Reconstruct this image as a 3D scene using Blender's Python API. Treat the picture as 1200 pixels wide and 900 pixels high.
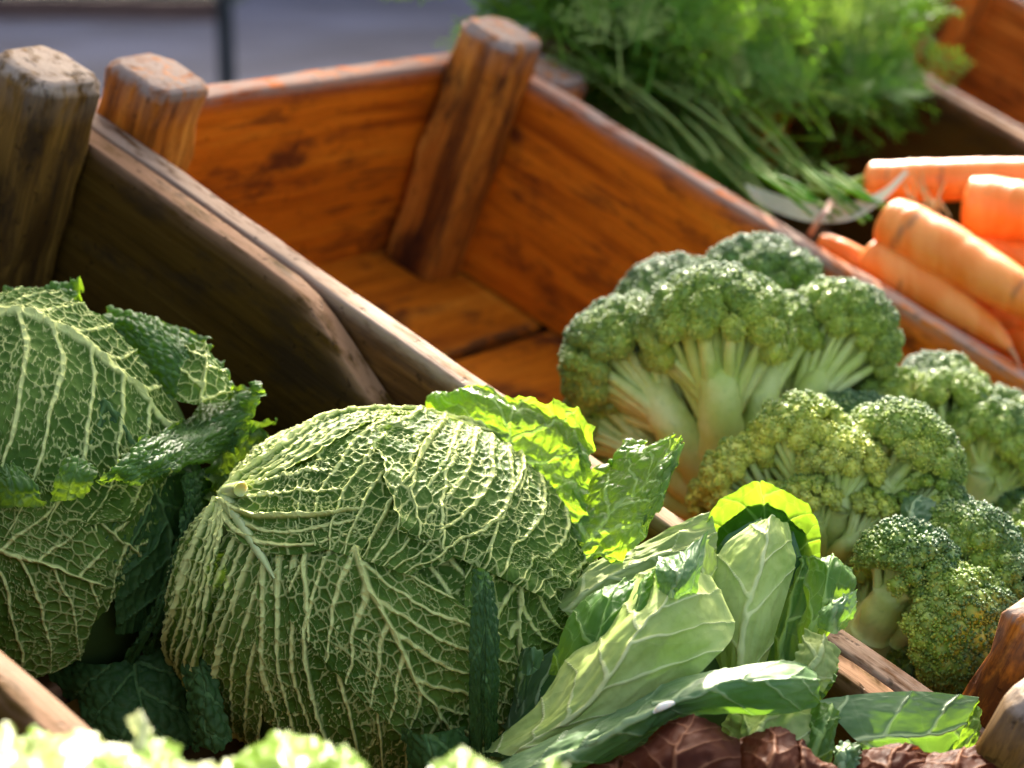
import bpy, math, random
import numpy as np
from mathutils import Matrix, Vector, Euler

# ---------------------------------------------------------------- scene, camera, light
for o in list(bpy.data.objects):
    bpy.data.objects.remove(o)
SC = bpy.context.scene
COL = SC.collection
rng = np.random.default_rng(7)
random.seed(7)

FPX = 2523.6                       # focal length in photo pixels (1200 wide)
PITCH = math.radians(14.35)
CAMZ = 1.30
cam_d = bpy.data.cameras.new('camera')
cam = bpy.data.objects.new('camera', cam_d)
COL.objects.link(cam)
cam.location = (0, 0, CAMZ)
cam.rotation_euler = (math.pi / 2 - PITCH, 0, 0)
cam_d.sensor_width = 36
cam_d.lens = 36 * FPX / 1200
cam_d.clip_start = 0.02
cam_d.clip_end = 500
cam_d.dof.use_dof = True
cam_d.dof.focus_distance = 0.835
cam_d.dof.aperture_fstop = 9.0
SC.camera = cam

SUN_DIR = np.array([0.02, 0.85, 0.515]); SUN_DIR /= np.linalg.norm(SUN_DIR)   # towards the sun
SUN_EL = math.asin(SUN_DIR[2])
world = bpy.data.worlds.new('World')
SC.world = world
world.use_nodes = True
wn = world.node_tree.nodes
sky = wn.new('ShaderNodeTexSky')
sky.sky_type = 'NISHITA'
sky.sun_disc = False
sky.sun_elevation = SUN_EL
sky.sun_rotation = math.atan2(SUN_DIR[0], SUN_DIR[1])
sky.air_density = 0.55
sky.dust_density = 7.0
sky.ozone_density = 0.2
world.node_tree.links.new(sky.outputs[0], wn['Background'].inputs[0])
wn['Background'].inputs[1].default_value = 0.15
sun_d = bpy.data.lights.new('sun', 'SUN')
sun_d.energy = 3.4
sun_d.angle = math.radians(0.55)
sun_d.color = (1.0, 0.92, 0.78)
sun = bpy.data.objects.new('sun', sun_d)
COL.objects.link(sun)
sun.location = (2, 6, 6)
sun.rotation_euler = Vector(SUN_DIR).to_track_quat('Z', 'Y').to_euler()

SC.view_settings.view_transform = 'Standard'
SC.view_settings.look = 'None'
SC.view_settings.exposure = 2.35
SC.view_settings.gamma = 1.0
SC.render.engine = 'CYCLES'
SC.cycles.use_denoising = True
SC.cycles.max_bounces = 10
SC.cycles.transmission_bounces = 8
SC.cycles.sample_clamp_indirect = 8

# ---------------------------------------------------------------- frames
CAMR = np.array([[1, 0, 0],
                 [0, math.sin(PITCH), -math.cos(PITCH)],
                 [0, math.cos(PITCH), math.sin(PITCH)]])       # columns: right, up, back


def at(px, py, d):
    """the world point that the photograph shows at (px, py), d metres in front of the camera"""
    c = np.stack([(np.asarray(px, float) - 600) / FPX * d, (450 - np.asarray(py, float)) / FPX * d, -np.asarray(d, float)], -1)
    return c @ CAMR.T + np.array([0, 0, CAMZ])


CR_CAM = np.array([[0.74752005, 0.58182208, 0.32046348],
                   [-0.51422719, 0.20150874, 0.83364538],
                   [0.4204571, -0.78795768, 0.44982055]])
CRW = CAMR @ CR_CAM                                              # columns: u (to the front), v (to the right), w (up)
CRO = CAMR @ np.array([-0.00975, 0.20563, -1.33]) + np.array([0, 0, CAMZ])


def cr(u, v, w):
    return CRO + CRW @ np.array([u, v, w], float)


def to_cr(p):
    return CRW.T @ (np.asarray(p) - CRO)


# ---------------------------------------------------------------- object helpers
def empty(name, loc, label, cat, group=None, rot=None):
    o = bpy.data.objects.new(name, None)
    COL.objects.link(o)
    if rot is None:
        o.location = tuple(loc)
    else:
        o.matrix_world = Matrix.Translation(Vector(loc)) @ Matrix([list(r) for r in rot]).to_4x4()
    o.empty_display_size = 0.03
    o['label'] = label
    o['category'] = cat
    if group:
        o['group'] = group
    return o


def tag(o, label=None, cat=None, group=None, kind=None):
    for k, v in (('label', label), ('category', cat), ('group', group), ('kind', kind)):
        if v:
            o[k] = v
    return o


def mesh(name, V, F, mats, attrs=None, midx=None, smooth=True):
    V = np.ascontiguousarray(V, np.float32).reshape(-1, 3)
    F = np.ascontiguousarray(F, np.int32)
    k = F.shape[1]
    me = bpy.data.meshes.new(name)
    me.vertices.add(len(V))
    me.vertices.foreach_set('co', V.ravel())
    me.loops.add(F.size)
    me.loops.foreach_set('vertex_index', F.ravel())
    me.polygons.add(len(F))
    me.polygons.foreach_set('loop_start', np.arange(0, F.size, k, dtype=np.int32))
    for m in (mats if isinstance(mats, (list, tuple)) else [mats]):
        me.materials.append(m)
    if midx is not None:
        me.polygons.foreach_set('material_index', np.ascontiguousarray(midx, np.int32))
    me.polygons.foreach_set('use_smooth', np.full(len(F), smooth))
    for an, av in (attrs or {}).items():
        a = me.attributes.new(an, 'FLOAT', 'POINT')
        a.data.foreach_set('value', np.ascontiguousarray(av, np.float32).ravel())
    me.update(calc_edges=True)
    me.validate()
    return me


def link(name, me, parent=None, loc=None):
    o = bpy.data.objects.new(name, me)
    COL.objects.link(o)
    if parent is not None:
        o.parent = parent
    if loc is not None:
        o.location = tuple(loc)
    return o


def part(name, V, F, mats, parent, attrs=None, midx=None, smooth=True):
    """a part whose points are given in world space, under an unrotated parent"""
    base = np.zeros(3)
    p = parent
    while p is not None:
        base = base + np.array(p.location)
        p = p.parent
    return link(name, mesh(name, np.asarray(V).reshape(-1, 3) - base, F, mats, attrs, midx, smooth), parent)


def grid_faces(n, m, off=0):
    i = np.arange(n - 1)[:, None] * m + np.arange(m - 1)[None, :]
    return (np.stack([i, i + 1, i + m + 1, i + m], -1).reshape(-1, 4) + off)


# ---------------------------------------------------------------- noise and splines
def h2(i, j, s):
    x = np.sin(i * 127.1 + j * 311.7 + s * 74.7) * 43758.5453
    return x - np.floor(x)


def vn2(x, y, s=0):
    i, j = np.floor(x), np.floor(y)
    fx, fy = x - i, y - j
    fx, fy = fx ** 3 * (fx * (fx * 6 - 15) + 10), fy ** 3 * (fy * (fy * 6 - 15) + 10)
    return ((h2(i, j, s) * (1 - fx) + h2(i + 1, j, s) * fx) * (1 - fy)
            + (h2(i, j + 1, s) * (1 - fx) + h2(i + 1, j + 1, s) * fx) * fy) * 2 - 1


def fb2(x, y, s=0, o=3):
    r, a = 0, 1
    for k in range(o):
        r = r + a * vn2(x * 2 ** k, y * 2 ** k, s + k * 3.3)
        a *= 0.5
    return r


def voro(x, y, s=0):
    """distance to the nearest cell border of a jittered Voronoi diagram with unit cells"""
    i0, j0 = np.floor(x), np.floor(y)
    best = np.full(x.shape, 9.0)
    bx = np.zeros(x.shape)
    by = np.zeros(x.shape)
    for di in (-1, 0, 1):
        for dj in (-1, 0, 1):
            cx = i0 + di + 0.1 + 0.8 * h2(i0 + di, j0 + dj, s)
            cy = j0 + dj + 0.1 + 0.8 * h2(i0 + di, j0 + dj, s + 5.1)
            d = (cx - x) ** 2 + (cy - y) ** 2
            m = d < best
            best = np.where(m, d, best)
            bx = np.where(m, cx, bx)
            by = np.where(m, cy, by)
    e = np.full(x.shape, 9.0)
    for di in (-2, -1, 0, 1, 2):
        for dj in (-2, -1, 0, 1, 2):
            cx = i0 + di + 0.1 + 0.8 * h2(i0 + di, j0 + dj, s)
            cy = j0 + dj + 0.1 + 0.8 * h2(i0 + di, j0 + dj, s + 5.1)
            dx, dy = cx - bx, cy - by
            l = np.sqrt(dx * dx + dy * dy)
            q = ((bx + cx) / 2 - x) * dx + ((by + cy) / 2 - y) * dy
            e = np.where(l > 1e-4, np.minimum(e, q / np.maximum(l, 1e-4)), e)
    return np.maximum(e, 0)


def crom(P, t):
    """Catmull-Rom through the rows of P, t in 0..1 (array)"""
    P = np.asarray(P, float)
    n = len(P)
    if n == 2:
        return P[0] + (P[1] - P[0]) * t.reshape(t.shape + (1,) * (P.ndim - 1))
    Q = np.concatenate([[2 * P[0] - P[1]], P, [2 * P[-1] - P[-2]]])
    x = np.clip(t, 0, 1) * (n - 1)
    i = np.minimum(x.astype(int), n - 2)
    f = (x - i).reshape(t.shape + (1,) * (P.ndim - 1))
    a, b, c, d = Q[i], Q[i + 1], Q[i + 2], Q[i + 3]
    return 0.5 * ((2 * b) + (c - a) * f + (2 * a - 5 * b + 4 * c - d) * f ** 2 + (3 * b - a - 3 * c + d) * f ** 3)


def unit(a):
    return a / np.maximum(np.linalg.norm(a, axis=-1, keepdims=True), 1e-9)


def normals(G):
    return unit(np.cross(np.gradient(G, axis=0), np.gradient(G, axis=1)))


def sstep(a, b, x):
    t = np.clip((x - a) / (b - a), 0, 1)
    return t * t * (3 - 2 * t)


# ---------------------------------------------------------------- materials
class NT:
    def __init__(self, name):
        self.m = bpy.data.materials.new(name)
        self.m.use_nodes = True
        self.t = self.m.node_tree
        self.n = self.t.nodes
        self.n.clear()
        self.out = self.n.new('ShaderNodeOutputMaterial')

    def new(self, typ, **kw):
        nd = self.n.new('ShaderNode' + typ)
        for k, v in kw.items():
            setattr(nd, k, v)
        return nd

    def l(self, a, b):
        self.t.links.new(a, b)

    def attr(self, name):
        a = self.new('Attribute', attribute_name=name)
        return a.outputs['Fac']

    def math(self, op, a, b=None, clamp=False):
        nd = self.new('Math', operation=op, use_clamp=clamp)
        for k, v in ((0, a), (1, b)):
            if v is None:
                continue
            if isinstance(v, (int, float)):
                nd.inputs[k].default_value = v
            else:
                self.l(v, nd.inputs[k])
        return nd.outputs[0]

    def ramp01(self, x, a, b, c=0.0, d=1.0, smooth=True):
        nd = self.new('MapRange', interpolation_type='SMOOTHSTEP' if smooth else 'LINEAR')
        self.l(x, nd.inputs[0])
        for k, v in zip((1, 2, 3, 4), (a, b, c, d)):
            nd.inputs[k].default_value = v
        return nd.outputs[0]

    def mix(self, f, a, b, mode='MIX'):
        nd = self.new('Mix', data_type='RGBA', blend_type=mode)
        if isinstance(f, (int, float)):
            nd.inputs[0].default_value = f
        else:
            self.l(f, nd.inputs[0])
        for k, v in ((6, a), (7, b)):
            if isinstance(v, (tuple, list)):
                nd.inputs[k].default_value = (*v[:3], 1)
            else:
                self.l(v, nd.inputs[k])
        return nd.outputs[2]

    def noise(self, vec, scale, detail=3, rough=0.55, dist=0.0):
        nd = self.new('TexNoise')
        if vec is not None:
            self.l(vec, nd.inputs['Vector'])
        nd.inputs['Scale'].default_value = scale
        nd.inputs['Detail'].default_value = detail
        nd.inputs['Roughness'].default_value = rough
        nd.inputs['Distortion'].default_value = dist
        return nd.outputs[0]

    def mapv(self, vec, scale=(1, 1, 1), loc=None):
        nd = self.new('Mapping')
        self.l(vec, nd.inputs[0])
        nd.inputs['Scale'].default_value = scale
        if loc is not None:
            self.l(loc, nd.inputs['Location'])
        return nd.outputs[0]

    def obj(self):
        return self.new('TexCoord').outputs['Object']

    def rnd(self):
        return self.new('ObjectInfo').outputs['Random']

    def bsdf(self, col, rough=0.5, spec=0.5, height=None, bump=0.3, dist=0.001, sss=0.0, trans=None, tfac=0.3, coat=0.0):
        b = self.new('BsdfPrincipled')
        for k, v in (('Base Color', col), ('Roughness', rough), ('Specular IOR Level', spec)):
            if isinstance(v, (int, float)):
                b.inputs[k].default_value = v
            elif isinstance(v, (tuple, list)):
                b.inputs[k].default_value = (*v[:3], 1)
            else:
                self.l(v, b.inputs[k])
        b.inputs['Coat Weight'].default_value = coat
        b.inputs['Coat Roughness'].default_value = 0.25
        if sss:
            b.inputs['Subsurface Weight'].default_value = sss
            b.inputs['Subsurface Radius'].default_value = (0.012, 0.006, 0.003)
            b.inputs['Subsurface Scale'].default_value = 0.5
        if height is not None:
            bp = self.new('Bump')
            bp.inputs['Strength'].default_value = bump
            bp.inputs['Distance'].default_value = dist
            self.l(height, bp.inputs['Height'])
            self.l(bp.outputs[0], b.inputs['Normal'])
        s = b.outputs[0]
        if trans is not None:
            tr = self.new('BsdfTranslucent')
            if isinstance(trans, (tuple, list)):
                tr.inputs[0].default_value = (*trans[:3], 1)
            else:
                self.l(trans, tr.inputs[0])
            if height is not None:
                self.l(bp.outputs[0], tr.inputs['Normal'])
            mx = self.new('MixShader')
            if isinstance(tfac, (int, float)):
                mx.inputs[0].default_value = tfac
            else:
                self.l(tfac, mx.inputs[0])
            self.l(s, mx.inputs[1])
            self.l(tr.outputs[0], mx.inputs[2])
            s = mx.outputs[0]
        self.l(s, self.out.inputs[0])
        return self.m


def wood(name, dark, mid, light, worn, stain=0.55, gloss=0.60, grain=1.0, spec=0.06):
    t = NT(name)
    rn = t.new('Math', operation='MULTIPLY')
    t.l(t.rnd(), rn.inputs[0])
    rn.inputs[1].default_value = 37.0
    cv = t.new('CombineXYZ')
    for k in range(3):
        t.l(rn.outputs[0], cv.inputs[k])
    ob = t.obj()
    v1 = t.mapv(ob, (2.2, 26, 26), cv.outputs[0])
    v2 = t.mapv(ob, (5, 120, 120), cv.outputs[0])
    v3 = t.mapv(ob, (7, 16, 16), cv.outputs[0])
    g1 = t.noise(v1, 2.2, 5, 0.6, 0.35)
    g2 = t.noise(v2, 2.0, 4, 0.6, 0.3)
    st = t.noise(v3, 1.6, 6, 0.68, 0.15)
    st2 = t.noise(t.mapv(ob, (9, 60, 60), cv.outputs[0]), 1.3, 5, 0.7, 0.4)
    g = t.math('ADD', t.math('MULTIPLY', g1, 0.65), t.math('MULTIPLY', g2, 0.35))
    c = t.mix(t.ramp01(g, 0.36 - 0.08 * (1 - grain), 0.56 - 0.12 * (1 - grain)), dark, mid)
    c = t.mix(t.ramp01(g, 0.50, 0.68), c, light)
    # fine dark grain lines
    line = t.ramp01(t.math('ABSOLUTE', t.math('SUBTRACT', g2, 0.5)), 0.0, 0.03, 0.75 * grain, 0.0)
    c = t.mix(t.math('MULTIPLY', line, 0.5), c, tuple(x * 0.35 for x in dark))
    # weather stains
    c = t.mix(t.math('MULTIPLY', t.math('MAXIMUM', t.ramp01(st, 0.50, 0.64), t.math('MULTIPLY', t.ramp01(st2, 0.56, 0.68), 0.8)), stain), c, tuple(x * 0.30 + 0.006 for x in dark))
    # wear along the exposed edges
    sc = t.noise(t.mapv(ob, (30, 90, 90), cv.outputs[0]), 1.5, 4, 0.6)
    wr = t.math('MULTIPLY', t.attr('wear'), t.ramp01(sc, 0.30, 0.55), True)
    c = t.mix(wr, c, worn)
    # small dents and scratches
    pits = t.ramp01(t.noise(ob, 160, 2, 0.5), 0.64, 0.72)
    c = t.mix(t.math('MULTIPLY', pits, 0.5), c, tuple(x * 0.3 for x in dark))
    hgt = t.math('SUBTRACT', t.math('ADD', t.math('MULTIPLY', g2, 0.8), t.math('MULTIPLY', g1, 0.5)), t.math('MULTIPLY', pits, 0.4))
    ro = t.ramp01(g2, 0.2, 0.8, gloss - 0.08, gloss + 0.22)
    return t.bsdf(c, ro, spec, hgt, 0.55, 0.0018)


W_ORANGE = wood('wood_orange', (0.34, 0.062, 0.003), (0.68, 0.158, 0.006), (0.78, 0.225, 0.012), (0.34, 0.24, 0.17), 0.92, grain=0.75)
W_FLOOR = wood('wood_floor', (0.30, 0.060, 0.003), (0.60, 0.150, 0.006), (0.74, 0.225, 0.014), (0.10, 0.040, 0.012), 0.9, grain=0.7)
W_OLD_SHADED = wood('wood_aged_shaded', (0.042, 0.020, 0.002), (0.078, 0.038, 0.004), (0.11, 0.058, 0.008), (0.27, 0.145, 0.072), 0.6, grain=0.6)  # dark tone partly stands in for shade inside the crates
W_POST = wood('wood_post', (0.13, 0.036, 0.006), (0.50, 0.150, 0.014), (0.68, 0.27, 0.035), (0.26, 0.19, 0.14), 0.85)
W_POST_OLD = wood('wood_post_aged', (0.060, 0.028, 0.006), (0.160, 0.080, 0.014), (0.30, 0.155, 0.028), (0.34, 0.26, 0.18), 0.8)
W_STRIP = wood('wood_brown', (0.075, 0.030, 0.007), (0.17, 0.072, 0.017), (0.25, 0.118, 0.030), (0.36, 0.25, 0.16), 0.7)


def savoy_mat(name, blade, blade2, vein, trans, tf, rough=0.45, netcol=0.75, spec=0.4, bump=0.6):
    t = NT(name)
    va = t.ramp01(t.attr('va'), 0.45, 1.25, 1.0, 0.0)
    vb = t.math('MULTIPLY', t.ramp01(t.attr('vb'), 0.4, 1.25, 1.0, 0.0), netcol)
    v = t.math('MAXIMUM', va, vb)
    ob = t.obj()
    n1 = t.noise(ob, 28, 4, 0.6)
    n2 = t.noise(ob, 300, 2, 0.5)
    b = t.mix(t.ramp01(n1, 0.35, 0.68), blade, blade2)
    b = t.mix(t.math('MULTIPLY', t.ramp01(n2, 0.45, 0.7), 0.25), b, tuple(x * 0.6 for x in blade))
    c = t.mix(vb, b, tuple(x * 0.72 for x in vein))
    c = t.mix(va, c, vein)
    ht = t.math('ADD', t.math('MULTIPLY', va, 1.0), t.math('ADD', t.math('MULTIPLY', vb, 0.5), t.math('MULTIPLY', n2, 0.25)))
    tc = t.mix(v, trans, tuple(min(1, x * 1.4 + 0.05) for x in trans))
    tff = t.math('SUBTRACT', tf, t.math('MULTIPLY', v, tf * 0.35))
    return t.bsdf(c, rough, spec, ht, bump, 0.0012, trans=tc, tfac=tff)


SAV_OUT = savoy_mat('savoy_leaf_outer', (0.046, 0.104, 0.008), (0.118, 0.205, 0.027), (0.60, 0.65, 0.20), (0.30, 0.50, 0.03), 0.12, 0.60, 0.72, 0.12, 0.6)
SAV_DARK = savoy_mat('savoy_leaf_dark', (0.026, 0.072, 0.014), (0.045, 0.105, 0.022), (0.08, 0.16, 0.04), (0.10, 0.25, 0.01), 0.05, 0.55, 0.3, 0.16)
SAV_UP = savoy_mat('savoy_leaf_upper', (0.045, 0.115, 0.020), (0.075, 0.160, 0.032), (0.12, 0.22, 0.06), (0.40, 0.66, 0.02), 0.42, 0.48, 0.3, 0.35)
SAV_GLOW = savoy_mat('savoy_leaf_thin', (0.090, 0.170, 0.030), (0.13, 0.225, 0.040), (0.30, 0.42, 0.12), (0.36, 0.60, 0.02), 0.55, 0.4, 0.4)
CAB_PALE = savoy_mat('cabbage_leaf_pale', (0.26, 0.345, 0.085), (0.38, 0.45, 0.145), (0.46, 0.52, 0.20), (0.38, 0.58, 0.07), 0.20, 0.62, 0.13, 0.14, 0.35)
CAB_THICK = savoy_mat('cabbage_leaf_thick', (0.27, 0.375, 0.075), (0.40, 0.49, 0.145), (0.54, 0.60, 0.24), (0.2, 0.4, 0.03), 0.03, 0.65, 0.16, 0.12, 0.35)
CAB_BLUE = savoy_mat('cabbage_leaf_bluish', (0.070, 0.150, 0.045), (0.145, 0.240, 0.095), (0.26, 0.36, 0.15), (0.26, 0.52, 0.03), 0.22, 0.5, 0.13, 0.25, 0.35)
CAB_DEEP = savoy_mat('cabbage_leaf_deep', (0.040, 0.105, 0.024), (0.065, 0.145, 0.035), (0.20, 0.32, 0.10), (0.15, 0.4, 0.02), 0.08, 0.38, 0.12, 0.5, 0.25)
CAB_GREEN = savoy_mat('cabbage_leaf_green', (0.045, 0.125, 0.020), (0.080, 0.18, 0.035), (0.22, 0.34, 0.09), (0.36, 0.62, 0.025), 0.36, 0.55, 0.45, 0.2, 0.35)
LET_GREEN = savoy_mat('lettuce_leaf_green', (0.16, 0.29, 0.035), (0.26, 0.38, 0.07), (0.42, 0.52, 0.18), (0.50, 0.70, 0.10), 0.45, 0.35, 0.13, 0.5, 0.3)
LET_PALE = savoy_mat('lettuce_leaf_pale', (0.36, 0.44, 0.13), (0.50, 0.54, 0.24), (0.62, 0.64, 0.40), (0.70, 0.75, 0.35), 0.35, 0.35, 0.13, 0.5, 0.3)
LET_RED = savoy_mat('lettuce_leaf_red', (0.050, 0.014, 0.006), (0.115, 0.038, 0.014), (0.17, 0.07, 0.03), (0.35, 0.08, 0.02), 0.28, 0.62, 0.13, 0.10, 0.3)


def plain(name, c1, c2, rough=0.5, scale=30, spec=0.4, bump=0.3, dist=0.001, sss=0.0, trans=None, tf=0.3, stretch=(1, 1, 1)):
    t = NT(name)
    n = t.noise(t.mapv(t.obj(), stretch), scale, 5, 0.6)
    c = t.mix(t.ramp01(n, 0.35, 0.68), c1, c2)
    return t.bsdf(c, rough, spec, n, bump, dist, sss, trans, tf)


HEART = plain('cabbage_heart', (0.045, 0.085, 0.015), (0.07, 0.12, 0.025), 0.7, spec=0.1)
RIB = plain('leaf_rib', (0.38, 0.47, 0.15), (0.46, 0.53, 0.21), 0.4, 60, sss=0.2)
GLINT = plain('pale_glint', (0.72, 0.74, 0.55), (0.80, 0.80, 0.64), 0.55, 120, sss=0.2)


def broc_mat():
    t = NT('broccoli_buds')
    a = t.attr('tone')
    n = t.noise(t.obj(), 220, 2, 0.5)
    n2 = t.noise(t.obj(), 35, 3, 0.5)
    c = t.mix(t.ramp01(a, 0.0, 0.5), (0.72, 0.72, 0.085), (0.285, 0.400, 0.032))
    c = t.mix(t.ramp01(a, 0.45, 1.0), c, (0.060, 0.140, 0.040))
    c = t.mix(t.math('MULTIPLY', t.ramp01(n, 0.4, 0.7), 0.4), c, (0.16, 0.28, 0.09))
    c = t.mix(t.math('MULTIPLY', t.ramp01(n2, 0.45, 0.7), 0.3), c, (0.075, 0.125, 0.055))
    return t.bsdf(c, 0.45, 0.35, n, 0.2, 0.0005, trans=(0.30, 0.45, 0.03), tfac=0.12)


BUDS = broc_mat()


def stalk_mat():
    t = NT('broccoli_stalk')
    n = t.noise(t.obj(), 45, 4, 0.55)
    n2 = t.noise(t.obj(), 260, 3, 0.6)
    c = t.mix(t.ramp01(n, 0.35, 0.68), (0.52, 0.60, 0.11), (0.70, 0.74, 0.24))
    c = t.mix(t.math('MULTIPLY', t.ramp01(n2, 0.5, 0.75), 0.3), c, (0.25, 0.38, 0.075))
    return t.bsdf(c, 0.45, 0.35, n2, 0.4, 0.0010)


STALK = stalk_mat()


def carrot_mat():
    t = NT('carrot_skin')
    ob = t.obj()
    n = t.noise(t.mapv(ob, (60, 12, 12)), 1.6, 4, 0.6)
    n2 = t.noise(ob, 90, 3, 0.6)
    c = t.mix(t.ramp01(n, 0.35, 0.65), (0.86, 0.215, 0.015), (0.93, 0.310, 0.050))
    c = t.mix(t.math('MULTIPLY', t.ramp01(n2, 0.55, 0.75), 0.35), c, (0.90, 0.28, 0.035))
    c = t.mix(t.math('MULTIPLY', t.attr('scar'), 0.65), c, (0.30, 0.11, 0.03))
    return t.bsdf(c, 0.48, 0.35, n, 0.4, 0.0020, sss=0.22)


CARROT = carrot_mat()
ROOT = plain('carrot_root', (0.62, 0.28, 0.10), (0.70, 0.38, 0.18), 0.6)
FROND = [plain('carrot_frond_%s' % k, a, b, 0.6, 60, spec=0.12, trans=tr, tf=0.40) for k, a, b, tr in (
    ('mid', (0.080, 0.175, 0.016), (0.145, 0.270, 0.030), (0.32, 0.58, 0.03)),
    ('deep', (0.065, 0.165, 0.018), (0.105, 0.23, 0.028), (0.22, 0.48, 0.02)),
    ('sage', (0.25, 0.34, 0.075), (0.33, 0.42, 0.12), (0.32, 0.50, 0.05)))]
BAND = plain('paper_band', (0.26, 0.33, 0.20), (0.38, 0.43, 0.31), 0.5, 40, trans=(0.55, 0.6, 0.45), tf=0.3)
BAND_BROWN = plain('paper_band_brown', (0.45, 0.22, 0.12), (0.52, 0.28, 0.16), 0.5, 40)
STRAW = plain('straw', (0.45, 0.33, 0.10), (0.55, 0.42, 0.15), 0.5, 60)


def pave_mat():
    t = NT('street_paving')
    ob = t.obj()
    n = t.noise(ob, 0.6, 4, 0.6)
    n2 = t.noise(ob, 14, 4, 0.6)
    c = t.mix(t.ramp01(n, 0.36, 0.64), (0.028, 0.028, 0.040), (0.075, 0.080, 0.115))
    c = t.mix(t.math('MULTIPLY', t.ramp01(n2, 0.4, 0.7), 0.4), c, (0.09, 0.09, 0.11))
    return t.bsdf(c, 0.75, 0.3, n2, 0.4, 0.01)


PAVE = pave_mat()
METAL = plain('dark_metal', (0.012, 0.018, 0.016), (0.020, 0.026, 0.024), 0.45, 20)
CANVAS = plain('awning_canvas', (0.16, 0.15, 0.13), (0.20, 0.19, 0.17), 0.8, 200)
CLOTH = plain('green_cloth', (0.010, 0.035, 0.016), (0.016, 0.05, 0.022), 0.8, 200)
BOARD = plain('stall_board', (0.12, 0.065, 0.045), (0.17, 0.095, 0.065), 0.7, 6, stretch=(1, 6, 6))

# ---------------------------------------------------------------- ground and background
S = 120
g = link('pavement', mesh('pavement', [(-S, -S, 0), (S, -S, 0), (S, S, 0), (-S, S, 0)], np.array([[0, 1, 2, 3]]), PAVE))
tag(g, 'grey blue stone paving of the street', kind='structure')


def box_vf(lo, hi):
    lo, hi = np.array(lo, float), np.array(hi, float)
    V = np.array([[(lo, hi)[i][0], (lo, hi)[j][1], (lo, hi)[k][2]] for i in (0, 1) for j in (0, 1) for k in (0, 1)])
    F = np.array([[0, 1, 3, 2], [4, 6, 7, 5], [0, 4, 5, 1], [2, 3, 7, 6], [0, 2, 6, 4], [1, 5, 7, 3]])
    return V, F


def boxpart(name, lo, hi, mat, parent):
    V, F = box_vf(lo, hi)
    return link(name, mesh(name, V, F, mat, smooth=False), parent)


# the stall across the street: its leg and counter show at the top left
px_leg = at(265, 60, 7.6)
st = empty('market_stall', (px_leg[0], px_leg[1], 0), 'blurred market stall across the street with a dark green post and brown counter board', 'market stall')
boxpart('post', (-0.027, -0.027, 0), (0.027, 0.027, 2.45), METAL, st)
boxpart('post', (-3.0, -0.027, 0), (-2.94, 0.027, 2.45), METAL, st)
zt = at(100, 14, 7.6)[2]
cb = boxpart('counter_board', (-2.9, -0.02, zt - 0.03), (0.0, 0.03, zt + 0.045), BOARD, st)
cb.rotation_euler = (0, 0.012, 0)
boxpart('counter_cloth', (-2.9, 0.05, zt - 0.02), (-0.05, 2.4, zt + 0.06), CLOTH, st)
Vc = np.array([(-3.6, -1.3, 2.3), (0.6, -1.3, 2.3), (0.6, 0.0, 2.62), (-3.6, 0.0, 2.62), (-3.6, 1.3, 2.3), (0.6, 1.3, 2.3)], float)
Fc = np.array([[0, 1, 2, 3], [3, 2, 5, 4]])
link('canopy', mesh('canopy', Vc, Fc, CANVAS, smooth=False), st)

# unseen house block, added to shade the paving behind the crates
hs = empty('shade_house', (0, 27, 0), 'plain plastered house block added out of view to shade the paving', 'house')
PLASTER = plain('plaster', (0.42, 0.39, 0.35), (0.50, 0.47, 0.42), 0.85, 3)
GLASS = plain('window_glass', (0.02, 0.025, 0.03), (0.03, 0.035, 0.04), 0.1, 2)
boxpart('wall', (-32, 0, 0), (34, 9, 13.0), PLASTER, hs)
for fx in range(-10, 11):
    for fz in range(3):
        boxpart('window', (fx * 3 - .55, -0.06, 1.2 + fz * 3.3), (fx * 3 + .55, 0.02, 2.9 + fz * 3.3), GLASS, hs)

# unseen awning, added to shade the back half of the crates
AW_H = 1.25
edge = cr(0.175, -0.17, 0.0) + SUN_DIR * (AW_H / SUN_DIR[2])
vh = CRW[:, 1].copy(); vh[2] = 0; vh /= np.linalg.norm(vh)
nh = np.array([-vh[1], vh[0], 0])                                # away from the front
if nh @ CRW[:, 0] > 0:
    nh = -nh
aw = empty('shade_awning', (edge[0], edge[1], 0), 'canvas awning added out of view to shade the back of the vegetable display', 'awning')
A = [edge - vh * 4.8, edge + vh * 7.8, edge + vh * 7.8 + nh * 1.7 + np.array([0, 0, .35]), edge - vh * 4.8 + nh * 1.7 + np.array([0, 0, .35])]
part('canvas', A, np.array([[0, 1, 2, 3]]), CANVAS, aw, smooth=False)
for p in (A[2] + vh * -.1, A[3] + vh * .1):
    V, F = box_vf((p[0] - .025, p[1] - .025, 0), (p[0] + .025, p[1] + .025, p[2]))
    part('post', V, F, METAL, aw, smooth=False)

# the sloping stand under the crates
sd = empty('display_stand', cr(0.28, 0.0, -0.165), 'sloping wooden stand under the vegetable crates', 'display stand', rot=CRW)
for k in range(5):
    boxpart('plank', (-0.32 + k * 0.135, -1.3, -0.02), (-0.19 + k * 0.135, 1.1, 0.0), W_OLD_SHADED, sd)
for uu in (-0.28, 0.32):
    for vv in (-1.2, 1.0):
        top = cr(0.28 + uu, vv, -0.19)
        V, F = box_vf((top[0] - .03, top[1] - .03, 0), (top[0] + .03, top[1] + .03, top[2]))
        V = (V - np.array(cr(0.28, 0, -0.165))) @ CRW
        link('leg', mesh('leg', V, F, W_OLD_SHADED, smooth=False), sd)


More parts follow.
